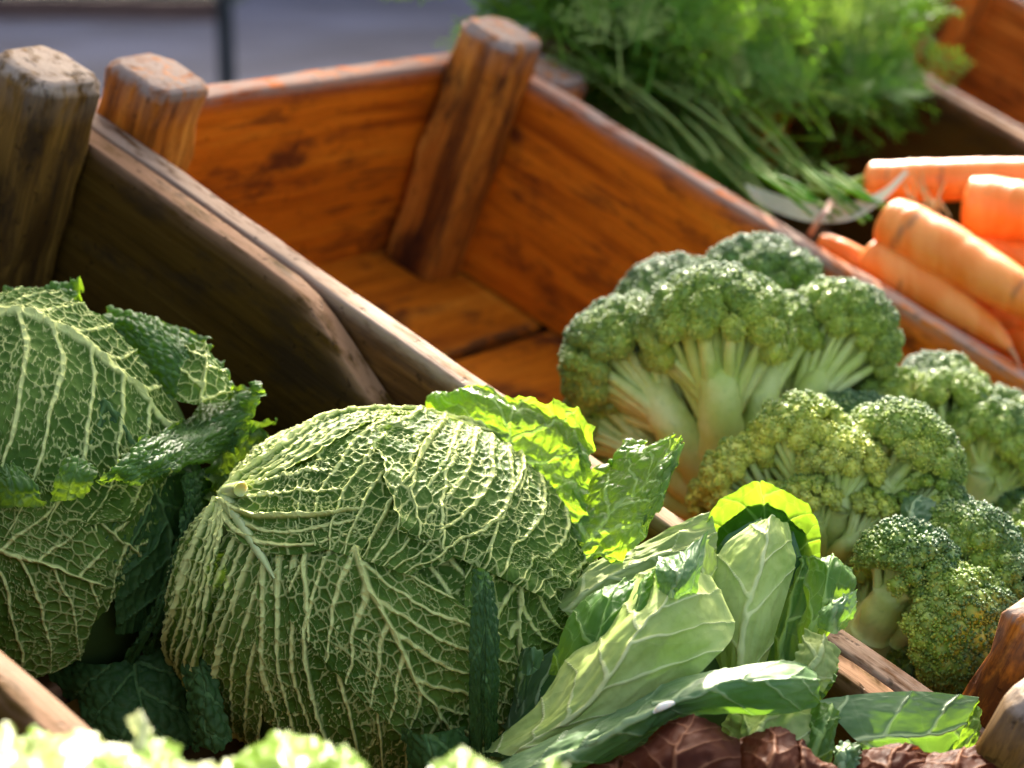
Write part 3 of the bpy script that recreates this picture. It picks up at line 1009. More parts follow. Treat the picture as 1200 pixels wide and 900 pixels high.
# dark sheet added in place of the black shade between the two heads
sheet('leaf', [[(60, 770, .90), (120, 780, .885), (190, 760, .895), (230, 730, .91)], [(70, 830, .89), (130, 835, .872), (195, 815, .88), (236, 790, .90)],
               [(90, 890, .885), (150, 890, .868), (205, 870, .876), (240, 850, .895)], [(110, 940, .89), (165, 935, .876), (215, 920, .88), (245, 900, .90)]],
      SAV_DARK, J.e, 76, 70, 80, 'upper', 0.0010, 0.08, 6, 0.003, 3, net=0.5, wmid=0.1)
# leaves behind the top right
sheet('leaf', [[(160, 470, .92), (200, 468, .905), (245, 470, .90), (275, 462, .91)], [(145, 420, .93), (180, 415, .915), (230, 425, .908), (268, 448, .915)],
               [(125, 378, .94), (160, 378, .93), (205, 395, .925), (250, 425, .925)], [(125, 368, .955), (160, 366, .945), (205, 382, .94), (240, 405, .935)]],
      SAV_UP, J.e, 79, 90, 90, 'upper', 0.0012, 0.10, 9, 0.003, 5, net=0.42, wmid=0.06)
sheet('leaf', [[(205, 470, .897), (235, 475, .893), (268, 470, .897)], [(212, 435, .905), (240, 432, .90), (270, 455, .905)], [(214, 405, .918), (235, 402, .914), (262, 435, .915)]],
      SAV_OUT, J.e, 83, 60, 60, 'under', 0.001, 0.08, net=0.5, wmid=0.08)
sheet('leaf', [[(-20, 372, .92), (30, 372, .91), (85, 362, .91)], [(-10, 356, .935), (40, 352, .925), (100, 350, .925)], [(10, 350, .95), (50, 336, .94), (95, 326, .94)]],
      SAV_UP, J.e, 89, 60, 80, 'upper', 0.0011, 0.14, 8, 0.003, 5, net=0.45, wmid=0.06)
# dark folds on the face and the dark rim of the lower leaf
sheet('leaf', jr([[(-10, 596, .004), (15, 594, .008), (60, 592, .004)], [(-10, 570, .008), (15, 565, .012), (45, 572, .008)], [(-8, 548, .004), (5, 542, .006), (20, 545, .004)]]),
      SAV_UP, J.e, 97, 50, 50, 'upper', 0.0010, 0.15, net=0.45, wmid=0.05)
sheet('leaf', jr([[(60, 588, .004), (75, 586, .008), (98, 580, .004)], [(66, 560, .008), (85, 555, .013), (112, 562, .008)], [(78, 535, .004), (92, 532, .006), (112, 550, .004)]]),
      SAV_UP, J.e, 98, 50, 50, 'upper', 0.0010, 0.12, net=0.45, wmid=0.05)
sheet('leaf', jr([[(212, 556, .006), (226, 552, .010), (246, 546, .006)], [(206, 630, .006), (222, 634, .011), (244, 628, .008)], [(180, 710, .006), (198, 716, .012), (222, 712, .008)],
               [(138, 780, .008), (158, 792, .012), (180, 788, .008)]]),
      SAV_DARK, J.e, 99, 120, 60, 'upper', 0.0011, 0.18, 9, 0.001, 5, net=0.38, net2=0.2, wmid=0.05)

# ---------------------------------------------------------------- pointed cabbage
pc = at(760, 800, .84)
E3 = empty('pointed_cabbage', pc - np.array([0, 0, .06]), 'smooth pointed cabbage with loose pale leaves, right of the central savoy', 'cabbage')
sv = dict(style='smooth', amp=0.0013, crum=0.0007, net=1.1, net2=0.6, wnet=0.035, sp=2.0, slope=1.0, wsec=0.07, wmid=0.16, rag=0.02)
# back pale leaf reaching from the savoy to the bright arch
sheet('leaf', [[(640, 700, .855), (660, 715, .845), (690, 740, .84)], [(690, 662, .86), (715, 680, .85), (745, 705, .845)], [(760, 630, .865), (780, 650, .855), (800, 680, .85)],
               [(835, 598, .87), (842, 630, .86), (838, 660, .855)]], CAB_PALE, E3, 101, 80, 50, **dict(sv, crum=0.0014))
# tall leaf whose rim catches the sun; a sheet added behind blocks sun from its lower part
sheet('leaf', [[(842, 800, .845), (905, 800, .862), (945, 790, .85)], [(830, 715, .862), (905, 715, .882), (953, 715, .856)], [(822, 650, .868), (895, 640, .892), (962, 655, .858)],
               [(828, 612, .866), (895, 595, .888), (960, 618, .858)], [(842, 588, .860), (890, 561, .878), (946, 592, .856)]],
      CAB_GREEN, E3, 103, 110, 90, **dict(sv, rag=0.02))
sheet('leaf', [[(842, 800, .855), (905, 800, .872), (945, 790, .86)], [(828, 715, .872), (905, 715, .892), (955, 715, .866)], [(822, 650, .878), (895, 640, .902), (960, 655, .868)],
               [(832, 628, .876), (895, 608, .898), (952, 634, .868)], [(850, 610, .870), (892, 586, .888), (936, 614, .866)]],
      CAB_DEEP, E3, 104, 60, 50, **dict(sv, rag=0.02))  # sun-blocking sheet behind the tall leaf
sheet('leaf', [[(835, 810, .848), (870, 812, .842), (935, 800, .848)], [(822, 735, .856), (880, 735, .850), (945, 735, .856)], [(824, 672, .862), (890, 662, .858), (942, 668, .862)], [(850, 628, .866), (895, 606, .868), (930, 622, .864)]],
      CAB_DEEP, E3, 106, 60, 50, **dict(sv, rag=0.02))
sheet('leaf', [[(560, 885, .832), (620, 890, .812), (740, 885, .812)], [(615, 832, .830), (695, 830, .806), (810, 838, .812)], [(660, 772, .830), (735, 760, .804), (830, 775, .816)],
               [(718, 720, .834), (780, 705, .814), (856, 738, .826)], [(755, 682, .842), (795, 665, .828), (830, 688, .836)]], CAB_DEEP, E3, 108, 60, 60, **dict(sv, net=1.2))  # sheet added behind the front pale leaf to stop sunlight coming through
# inner pale oval leaf
sheet('leaf', [[(838, 800, .835), (866, 800, .825), (888, 795, .835)], [(830, 730, .838), (874, 735, .825), (912, 735, .838)], [(832, 672, .842), (888, 670, .830), (930, 668, .845)],
               [(850, 640, .846), (898, 630, .838), (930, 642, .848)], [(884, 612, .850), (906, 608, .847), (924, 613, .851)]], CAB_THICK, E3, 105, 90, 80, **dict(sv, wmid=0.14, net=1.5, rag=0.0, sp=2.4))
# big front pale leaf
sheet('leaf', [[(560, 880, .82), (600, 885, .80), (660, 880, .795)], [(625, 830, .815), (680, 830, .79), (760, 830, .795)], [(665, 770, .815), (735, 760, .787), (835, 775, .80)],
               [(710, 715, .820), (780, 700, .797), (862, 735, .812)], [(748, 672, .828), (795, 655, .812), (835, 678, .822)]], CAB_THICK, E3, 107, 110, 110, **dict(sv, crum=0.0010, net=1.2, wmid=0.13))
# folded flap at its tip
sheet('leaf', [[(770, 690, .803), (790, 700, .797), (815, 705, .803)], [(768, 668, .803), (796, 672, .794), (822, 668, .803)], [(772, 652, .815), (800, 645, .808), (830, 622, .815)]],
      CAB_BLUE, E3, 109, 60, 60, **dict(sv, wmid=0.08))
sheet('leaf', [[(796, 740, .835), (815, 745, .83), (835, 745, .835)], [(808, 690, .838), (822, 690, .832), (836, 690, .838)], [(815, 640, .845), (828, 632, .84), (840, 650, .845)]],
      CAB_PALE, E3, 110, 50, 40, **sv)
# dark leaf on the left with a bright rim
sheet('leaf', [[(640, 790, .825), (690, 795, .812), (730, 775, .81)], [(655, 750, .825), (700, 745, .808), (742, 730, .808)], [(680, 705, .83), (715, 700, .815), (750, 695, .815)],
               [(716, 685, .84), (735, 682, .828), (756, 672, .825)]], CAB_GREEN, E3, 113, 80, 70, **dict(sv, wmid=0.1, net=1.2, rag=0.04))
sheet('leaf', [[(728, 775, .803), (738, 760, .796), (750, 748, .803)], [(736, 730, .803), (748, 720, .796), (760, 712, .803)], [(745, 695, .81), (756, 688, .803), (766, 684, .81)], [(756, 672, .82), (764, 668, .812), (770, 664, .82)]],
      CAB_GREEN, E3, 114, 60, 20, **dict(sv, wmid=0.06))
# lower left leaf with parallel pale ribs
sheet('leaf', [[(588, 850, .845), (620, 880, .83), (690, 890, .815)], [(592, 800, .85), (630, 820, .83), (700, 830, .818)], [(615, 765, .855), (650, 775, .838), (715, 785, .825)],
               [(650, 745, .86), (680, 750, .845), (720, 755, .835)]], CAB_BLUE, E3, 115, 80, 70, **dict(sv, mode='pal', nr=6, wmid=0.12))
# dark curled tendril edge against the savoy
sheet('leaf', [[(600, 840, .845), (606, 842, .84), (612, 846, .838)], [(604, 800, .835), (612, 795, .83), (620, 800, .832)], [(610, 765, .83), (622, 758, .822), (636, 764, .826)], [(612, 790, .826), (622, 792, .82), (632, 784, .822)]],
      CAB_BLUE, E3, 116, 50, 20, **dict(sv, wmid=0.04))
sheet('leaf', [[(560, 800, .86), (590, 800, .85), (620, 790, .85)], [(580, 850, .855), (600, 860, .845), (630, 850, .845)], [(590, 910, .85), (610, 920, .84), (640, 910, .84)]], CAB_BLUE, E3, 117, 40, 40, **sv)
# long leaf folded across the front
sheet('leaf', [[(580, 895, .79), (600, 915, .775), (620, 935, .785)], [(660, 858, .785), (680, 878, .768), (700, 900, .78)], [(745, 822, .782), (760, 835, .766), (775, 850, .778)], [(790, 804, .785), (800, 812, .772), (815, 825, .782)]],
      CAB_BLUE, E3, 119, 90, 50, **dict(sv, crum=0.0010, wmid=0.22, net=1.3))
sheet('leaf', [[(752, 818, .786), (765, 826, .770), (770, 836, .778)], [(800, 795, .786), (805, 815, .768), (808, 838, .778)], [(860, 782, .790), (865, 802, .770), (868, 836, .780)],
               [(920, 774, .80), (925, 798, .776), (928, 836, .786)], [(955, 782, .815), (960, 800, .792), (962, 826, .80)]], CAB_BLUE, E3, 121, 100, 60, **dict(sv, wmid=0.06, net=1.4, crum=0.0006))
sheet('leaf', [[(800, 800, .80), (805, 804, .795), (812, 808, .79)], [(845, 788, .805), (848, 792, .80), (850, 796, .795)], [(890, 775, .81), (892, 780, .805), (893, 785, .80)]], CAB_BLUE, E3, 122, 40, 20, **sv)
# small pale tube standing in for a white glint on the leaf
tube('rib_glint', [at(766, 835, .7655), at(774, 829, .764), at(784, 825, .765), at(792, 823, .768)], [0.0005, 0.0014, 0.0012, 0.0004], GLINT, E3, 8, 10)
# the bright frilled leaf on the right and its lower parts
sheet('leaf', [[(935, 760, .84), (945, 762, .832), (955, 762, .835)], [(940, 725, .842), (955, 730, .83), (970, 745, .835)], [(945, 690, .845), (968, 705, .832), (985, 722, .838)], [(944, 662, .85), (975, 665, .838), (1000, 690, .845)],
               [(945, 655, .856), (975, 652, .848), (1003, 662, .852)]], CAB_GREEN, E3, 123, 80, 60, **dict(sv, ruf=0.0012, ruff=2.5, rag=0.04, net=0.8))
sheet('leaf', [[(958, 735, .83), (972, 740, .82), (990, 738, .828)], [(960, 718, .826), (980, 715, .815), (1002, 715, .825)], [(975, 705, .83), (990, 698, .822), (1004, 690, .83)]], CAB_BLUE, E3, 124, 40, 40, **sv)
sheet('leaf', [[(900, 790, .845), (912, 795, .84), (930, 795, .84)], [(905, 740, .85), (922, 742, .845), (945, 750, .842)], [(925, 690, .86), (935, 685, .852), (950, 700, .85)], [(940, 655, .866), (945, 650, .86), (952, 655, .86)]], CAB_GREEN, E3, 125, 60, 40, **sv)
sheet('leaf', [[(925, 790, .82), (945, 800, .812), (965, 812, .81)], [(935, 760, .822), (960, 765, .812), (980, 785, .812)], [(945, 738, .83), (965, 745, .82), (985, 760, .82)]], CAB_PALE, E3, 126, 50, 40, **dict(sv, ruf=0.0006))
sheet('leaf', [[(928, 800, .83), (945, 810, .822), (962, 822, .82)], [(940, 775, .832), (962, 785, .825), (978, 800, .822)], [(952, 758, .84), (972, 765, .833), (984, 778, .832)]], CAB_GREEN, E3, 127, 50, 40, **dict(sv, ruf=0.0006))
# core, sized to block sun passing between the leaves
n_, m_ = 20, 28
aa = np.linspace(0, math.pi, n_)[:, None]; bb = np.linspace(0, 2 * math.pi, m_)[None]
Dd = np.stack([np.sin(aa) * np.cos(bb), np.cos(aa) + 0 * bb, np.sin(aa) * np.sin(bb)], -1)
part('heart', at(765, 800, .868) + (Dd * np.array([.045, .030, .045])) @ CAMR.T, grid_faces(n_, m_), HEART, E3)

# loose cabbage leaves at the lower right
E4 = empty('cabbage_leaf', at(1040, 880, .80), 'bluish cabbage leaf folded over the crate corner at the lower right', 'leaf', 'loose outer cabbage leaves')
sheet('blade', [[(952, 822, .801), (985, 850, .795), (1020, 892, .793), (1030, 930, .795)], [(1010, 813, .806), (1035, 842, .799), (1050, 885, .796), (1060, 930, .80)],
                [(1080, 810, .808), (1095, 840, .802), (1100, 875, .799), (1105, 925, .802)], [(1148, 817, .812), (1140, 832, .808), (1125, 860, .804), (1110, 890, .803)]], CAB_BLUE, E4, 131, 100, 80, **dict(sv, wmid=0.14, net=1.5, crum=0.0003))
sheet('underside_fold', [[(1146, 818, .826), (1147, 835, .830), (1150, 850, .834)], [(1128, 850, .808), (1138, 858, .815), (1146, 864, .822)], [(1100, 885, .80), (1118, 888, .806), (1132, 888, .812)]], CAB_GREEN, E4, 132, 50, 40, **sv)
E5 = empty('cabbage_leaf', at(905, 865, .79), 'small pale wilted cabbage leaf behind the red lettuce', 'leaf', 'loose outer cabbage leaves')
sheet('blade', [[(845, 872, .80), (880, 888, .785), (930, 905, .78)], [(848, 845, .80), (890, 855, .782), (955, 880, .785)], [(856, 828, .805), (905, 826, .792), (968, 842, .795)], [(868, 824, .815), (915, 822, .806), (975, 850, .806)]],
      CAB_PALE, E5, 133, 70, 60, **dict(sv, crum=0.002))
sheet('underside_fold', [[(925, 890, .785), (945, 895, .78), (975, 895, .785)], [(945, 850, .792), (962, 850, .786), (980, 860, .79)], [(955, 822, .80), (975, 825, .795), (985, 840, .80)]], CAB_GREEN, E5, 134, 40, 40, **sv)
E5b = empty('cabbage_leaf', at(985, 880, .77), 'small crinkled blue green leaf tip below the small pale wilted leaf', 'leaf', 'loose outer cabbage leaves')
sheet('blade', [[(970, 910, .77), (985, 915, .765), (1010, 912, .77)], [(975, 885, .772), (990, 882, .765), (1010, 888, .77)], [(985, 872, .778), (998, 870, .774), (1008, 876, .777)]], CAB_BLUE, E5b, 135, 40, 40, **dict(sv, crum=0.0015))


# ---------------------------------------------------------------- lettuces in front
def let(name, rows, mat, parent, seed, **k):
    kw = dict(style='smooth', amp=0.0008, net=1.0, net2=0.5, wnet=0.035, sp=1.6, slope=0.8, wsec=0.07, wmid=0.14, rag=0.012, ruf=0.0008, ruff=1.4, crum=0.0008)
    kw.update(k)
    return sheet(name, rows, mat, parent, seed, k.pop('n', 60) if 'n' in k else 60, 60, **{a: b for a, b in kw.items() if a not in ('n',)})


L1 = empty('green_lettuce', at(90, 930, 0.565), 'sunlit pale lettuce head at the lower left corner', 'lettuce', 'green lettuces in front')
for rows, mt, sd_ in (
    ([[(-40, 970, 0.545), (10, 970, 0.535), (50, 960, 0.545)], [(-40, 900, 0.555), (5, 895, 0.545), (45, 910, 0.555)], [(-30, 848, 0.575), (8, 848, 0.565), (30, 872, 0.575)]], LET_PALE, 201),
    ([[(20, 970, 0.555), (80, 970, 0.545), (140, 965, 0.555)], [(20, 905, 0.565), (85, 900, 0.555), (150, 910, 0.565)], [(40, 868, 0.585), (95, 862, 0.580), (150, 878, 0.585)]], LET_PALE, 203),
    ([[(90, 990, 0.525), (150, 990, 0.515), (210, 980, 0.525)], [(95, 920, 0.535), (150, 915, 0.525), (215, 920, 0.535)], [(110, 890, 0.555), (150, 882, 0.545), (200, 898, 0.555)]], LET_GREEN, 205),
    ([[(130, 960, 0.565), (175, 960, 0.555), (215, 950, 0.565)], [(140, 900, 0.575), (180, 895, 0.565), (215, 900, 0.575)], [(160, 872, 0.595), (185, 866, 0.585), (210, 878, 0.595)]], LET_GREEN, 207),
    ([[(30, 910, 0.585), (50, 915, 0.580), (70, 910, 0.585)], [(28, 870, 0.595), (45, 868, 0.590), (62, 872, 0.595)], [(30, 858, 0.605), (40, 856, 0.600), (52, 860, 0.605)]], LET_GREEN, 209),
    ([[(158, 910, 0.585), (172, 915, 0.580), (185, 910, 0.585)], [(155, 870, 0.590), (166, 868, 0.585), (178, 872, 0.590)], [(154, 842, 0.595), (163, 836, 0.591), (178, 848, 0.595)]], LET_PALE, 211),
    ([[(60, 1000, 0.515), (110, 1000, 0.505), (150, 995, 0.515)], [(70, 940, 0.525), (110, 935, 0.515), (150, 940, 0.525)], [(80, 905, 0.545), (110, 898, 0.535), (140, 908, 0.545)]], LET_GREEN, 213),
    ([[(200, 970, 0.555), (240, 970, 0.545), (275, 965, 0.555)], [(205, 915, 0.565), (240, 910, 0.555), (270, 915, 0.565)], [(212, 892, 0.585), (240, 896, 0.575), (268, 902, 0.585)]], LET_PALE, 215),
    ([[(-60, 970, 0.585), (0, 960, 0.575), (120, 960, 0.585)], [(-50, 910, 0.605), (20, 900, 0.595), (130, 900, 0.605)], [(-30, 882, 0.625), (40, 878, 0.615), (110, 882, 0.625)]], LET_PALE, 217),
):
    let('leaf', rows, mt, L1, sd_)
L2 = empty('green_lettuce', at(340, 940, 0.585), 'round pale green lettuce just below the central savoy', 'lettuce', 'green lettuces in front')
for rows, mt, sd_ in (
    ([[(265, 970, 0.580), (330, 980, 0.565), (400, 970, 0.575)], [(270, 905, 0.590), (330, 900, 0.570), (400, 905, 0.585)], [(285, 872, 0.615), (335, 858, 0.600), (385, 872, 0.615)]], LET_GREEN, 221),
    ([[(240, 970, 0.585), (290, 970, 0.575), (330, 970, 0.585)], [(245, 915, 0.595), (290, 910, 0.585), (330, 915, 0.595)], [(262, 895, 0.610), (290, 886, 0.605), (320, 900, 0.610)]], LET_PALE, 223),
    ([[(370, 970, 0.565), (405, 970, 0.555), (445, 965, 0.565)], [(372, 915, 0.575), (405, 908, 0.565), (440, 915, 0.575)], [(382, 882, 0.590), (405, 872, 0.585), (430, 896, 0.590)]], LET_GREEN, 225),
):
    let('leaf', rows, mt, L2, sd_)
L3 = empty('green_lettuce', at(540, 940, 0.585), 'bright green lettuce tips at the lower edge below the curled savoy strip', 'lettuce', 'green lettuces in front')
for rows, mt, sd_ in (
    ([[(485, 970, 0.565), (535, 970, 0.555), (600, 965, 0.565)], [(492, 920, 0.575), (540, 910, 0.565), (595, 915, 0.575)], [(510, 890, 0.590), (542, 878, 0.585), (580, 894, 0.590)]], LET_GREEN, 231),
    ([[(590, 970, 0.575), (630, 970, 0.565), (680, 965, 0.575)], [(600, 925, 0.585), (635, 920, 0.575), (670, 922, 0.585)], [(640, 900, 0.595), (650, 890, 0.590), (662, 898, 0.595)]], LET_GREEN, 233),
):
    let('leaf', rows, mt, L3, sd_)
L4 = empty('red_lettuce', at(860, 930, .76), 'dark red brown lettuce at the lower edge in front of the pointed cabbage', 'lettuce', 'red lettuces')
for rows, sd_ in (
    ([[(720, 960, .76), (790, 970, .74), (870, 960, .75)], [(730, 895, .765), (795, 885, .745), (870, 895, .755)], [(760, 862, .78), (812, 838, .765), (862, 862, .775)]], 241),
    ([[(860, 960, .755), (900, 960, .74), (950, 955, .75)], [(862, 900, .76), (905, 895, .745), (955, 900, .755)], [(872, 870, .775), (908, 850, .765), (940, 868, .77)]], 243),
    ([[(925, 960, .755), (940, 960, .745), (985, 955, .75)], [(920, 905, .76), (945, 895, .75), (985, 905, .757)], [(925, 878, .77), (938, 868, .765), (955, 892, .77)]], 245),
    ([[(660, 960, .77), (720, 960, .755), (780, 955, .765)], [(665, 910, .775), (720, 902, .765), (775, 908, .77)], [(690, 896, .79), (725, 888, .785), (760, 898, .79)]], 247),
):
    let('leaf', rows, LET_RED, L4, sd_, sp=1.2)
L5 = empty('red_lettuce', at(1080, 930, .755), 'brownish lettuce leaves at the lower right edge below the folded cabbage leaf', 'lettuce', 'red lettuces')
for rows, sd_ in (
    ([[(985, 960, .765), (1040, 960, .75), (1090, 955, .76)], [(990, 905, .77), (1040, 895, .755), (1090, 900, .765)], [(1010, 880, .78), (1060, 868, .77), (1095, 885, .775)]], 251),
    ([[(1060, 960, .755), (1120, 960, .74), (1180, 955, .75)], [(1065, 910, .76), (1120, 900, .75), (1180, 905, .76)], [(1080, 885, .775), (1130, 876, .77), (1170, 885, .775)]], 253),
    ([[(1140, 960, .77), (1190, 960, .76), (1240, 955, .765)], [(1145, 905, .775), (1190, 900, .765), (1235, 900, .77)], [(1165, 884, .785), (1200, 876, .78), (1230, 885, .785)]], 255),
):
    let('leaf', rows, LET_RED if sd_ != 255 else CAB_GREEN, L5, sd_, sp=1.2, crum=0.0008)


# ---------------------------------------------------------------- broccoli
OCT = np.array([(1, 0, 0), (-1, 0, 0), (0, 1, 0), (0, -1, 0), (0, 0, 1.15), (0, 0, -0.6)], float)
OCF = np.array([(0, 2, 4), (2, 1, 4), (1, 3, 4), (3, 0, 4), (2, 0, 5), (1, 2, 5), (3, 1, 5), (0, 3, 5)])


def frame(z):
    z = unit(np.asarray(z, float))
    a = np.where(np.abs(z[..., 2:3]) < 0.9, np.array([0, 0, 1.0]), np.array([1.0, 0, 0]))
    x = unit(np.cross(a, z))
    return x, np.cross(z, x), z


def fib(n, amax, r):
    k = np.arange(n) + 0.5
    c = 1 - k / n * (1 - math.cos(amax))
    s = np.sqrt(np.maximum(0, 1 - c * c))
    p = k * 2.39996 + r.uniform(0, 6.28)
    return np.stack([s * np.cos(p), s * np.sin(p), c], -1)


def floret(parent, stalk_pts, stalk_r, ctr, R, seed, tone=0.0, dens=44.0, squash=0.9, amax=112, axis=None, bead=0.00076):
    """one branch with its dome of buds: stalk path (world), dome centre, dome radius in metres"""
    r = np.random.default_rng(seed)
    ax = unit(ctr - np.asarray(stalk_pts[-1])) if axis is None else unit(np.asarray(axis, float))
    X, Y, Z = frame(ax)
    B = np.stack([X, Y, Z], 0)
    R = R * 1.12
    ns = int(np.clip(92 * (R / 0.03) ** 1.2, 30, 100))
    sub = fib(ns, math.radians(amax), r) + r.normal(0, 0.06, (ns, 3))
    sub = unit(sub)
    rs = R * 0.185 * r.uniform(0.75, 1.3, ns)
    sc = sub * (R - rs)[:, None] * r.uniform(0.97, 1.03, (ns, 1))
    sc[:, 2] *= squash
    cw = ctr + sc @ B
    VV, TT, SZ, NN = [], [], [], []
    for i in range(ns):
        cnt = int(dens * 1e4 * 2 * math.pi * rs[i] ** 2 * 1.15)
        d = unit(r.normal(size=(cnt * 2, 3)))
        out = unit(sub[i] * np.array([1, 1, 1.0]))
        d = d[(d @ out) > -0.12][:cnt]
        # small sub-clusters on each clump
        lump = 1 + 0.10 * np.sin(d[:, 0] * 9 + i) * np.sin(d[:, 1] * 9 + 2 * i) * np.sin(d[:, 2] * 9)
        p = sc[i] + d * (rs[i] * lump)[:, None]
        dist = np.linalg.norm(p[:, None] - sc[None], axis=-1) / rs[None]
        dist[:, i] = 9
        keep = dist.min(1) > 0.93
        p, d = p[keep], d[keep]
        pol = p @ np.array([0, 0, 1.0]) / R
        VV.append(ctr + p @ B)
        NN.append(d @ B)
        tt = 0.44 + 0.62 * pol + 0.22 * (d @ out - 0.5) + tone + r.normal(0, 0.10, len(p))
        TT.append(tt)
        SZ.append(bead * r.uniform(0.75, 1.35, len(p)) * (0.8 + 0.25 * (d @ out)))
    Pn, Nn, Tn, Sn = np.vstack(VV), np.vstack(NN), np.concatenate(TT), np.concatenate(SZ)
    x, y, z = frame(Nn)
    V = Pn[:, None] + Sn[:, None, None] * (OCT[None, :, 0, None] * x[:, None] + OCT[None, :, 1, None] * y[:, None] + OCT[None, :, 2, None] * z[:, None])
    F = (np.arange(len(Pn)) * 6)[:, None, None] + OCF[None]
    tone_v = np.repeat(np.clip(Tn, 0, 1), 6)
    # clump bodies under the buds, so that no light shows through
    Vb, Fb, Tb = [], [], []
    n2, m2 = 7, 10
    a = np.linspace(0.02, math.pi - 0.02, n2)[:, None]
    b = np.linspace(0, 2 * math.pi, m2)[None]
    sph = np.stack([np.sin(a) * np.cos(b), np.sin(a) * np.sin(b), np.cos(a) + 0 * b], -1).reshape(-1, 3)
    gf = grid_faces(n2, m2)
    gt = np.vstack([gf[:, [0, 1, 2]], gf[:, [0, 2, 3]]])
    off = len(Pn) * 6
    for i in range(ns):
        Vb.append(ctr + (sc[i] + sph * rs[i] * 0.955) @ B)
        Fb.append(gt + off + i * len(sph))
        Tb.append(np.full(len(sph), np.clip(0.45 + 0.4 * sc[i, 2] / R + tone, 0, 1)))
    Vall = np.vstack([V.reshape(-1, 3)] + Vb)
    Fall = np.vstack([F.reshape(-1, 3)] + Fb)
    tall = np.concatenate([tone_v] + Tb)
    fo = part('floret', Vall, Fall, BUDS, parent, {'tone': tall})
    # the branch and its branchlets
    P = crom(np.array(stalk_pts + [list(ctr - ax * R * 0.35)], float), np.linspace(0, 1, 16))
    rr = np.interp(np.linspace(0, 1, 16), [0, 0.5, 0.8, 1], [stalk_r * 1.15, stalk_r, stalk_r * 0.92, stalk_r * 0.45])
    Vs, Fs = tube_vf(P, rr * (1 + 0.05 * r.normal(size=16)), 12)
    SV, SF, o2 = [Vs], [Fs], len(Vs)
    root = P[10]
    order = np.arange(ns)
    for i in order[::2]:
        e = cw[i] - (cw[i] - ctr) * 0.12
        mid = (root + e) / 2 + ax * (-0.08 * R) + r.normal(0, 0.0008, 3)
        st0 = P[2 + (i * 7) % 8]
        Q = crom(np.array([st0, st0 * 0.5 + mid * 0.5, e]), np.linspace(0, 1, 7))
        q1 = stalk_r * r.uniform(0.26, 0.50)
        V2, F2 = tube_vf(Q, np.array([1.7, 1.5, 1.25, 1.05, 0.9, 0.78, 0.65]) * q1, 7, False)
        SV.append(V2); SF.append(F2 + o2); o2 += len(V2)
    br = part('branch', np.vstack(SV), np.vstack(SF), STALK, fo)
    return fo


def broccoli(label, base, trunk, trunk_r, florets, group='broccoli heads in the middle crate'):
    e = empty('broccoli', base, label, 'broccoli', group)
    tube('stalk', trunk, trunk_r, STALK, e, 14, 14)
    for k in florets:
        floret(e, *k[:5], **(k[5] if len(k) > 5 else {}))
    return e


def fl(path, rpx, c, R, seed, **k):
    """pixel helper: path of (px,py,d), stalk radius px, dome centre (px,py,d), dome radius px"""
    s = c[2] / FPX
    return ([list(at(*p)) for p in path], rpx * s, at(*c), R * s, seed, k)


broccoli('large broccoli head at the back of the group, its pale stalks facing the viewer', at(850, 600, 1.06),
         [at(850, 640, 1.06), at(852, 590, 1.055), at(858, 545, 1.05)], [0.015, 0.018, 0.016], [
    fl([(850, 575, 1.045), (845, 510, 1.02), (842, 455, 1.01)], 26, (838, 395, 1.02), 84, 301, tone=-0.05),
    fl([(872, 570, 1.05), (885, 500, 1.03), (896, 450, 1.03)], 20, (900, 400, 1.045), 60, 303, tone=-0.02),
    fl([(845, 585, 1.05), (800, 515, 1.03), (772, 470, 1.03)], 24, (738, 425, 1.045), 76, 305),
    fl([(840, 595, 1.055), (790, 560, 1.045), (752, 530, 1.045)], 17, (708, 495, 1.06), 52, 307),
    fl([(885, 580, 1.055), (930, 500, 1.04), (955, 450, 1.04)], 19, (985, 395, 1.055), 66, 309),
    fl([(862, 560, 1.08), (880, 450, 1.10), (885, 400, 1.10)], 20, (888, 352, 1.105), 76, 311, tone=0.1),
    fl([(850, 560, 1.08), (810, 450, 1.10), (800, 410, 1.10)], 20, (792, 370, 1.105), 70, 313, tone=0.12),
    fl([(835, 600, 1.06), (790, 590, 1.055), (765, 580, 1.055)], 14, (725, 560, 1.07), 40, 315, tone=-0.1),
    fl([(885, 570, 1.09), (940, 480, 1.11), (960, 440, 1.12)], 16, (970, 400, 1.125), 60, 317, tone=0.1),
    fl([(845, 570, 1.10), (760, 470, 1.12), (745, 450, 1.12)], 16, (735, 430, 1.125), 66, 319, tone=0.1),
])
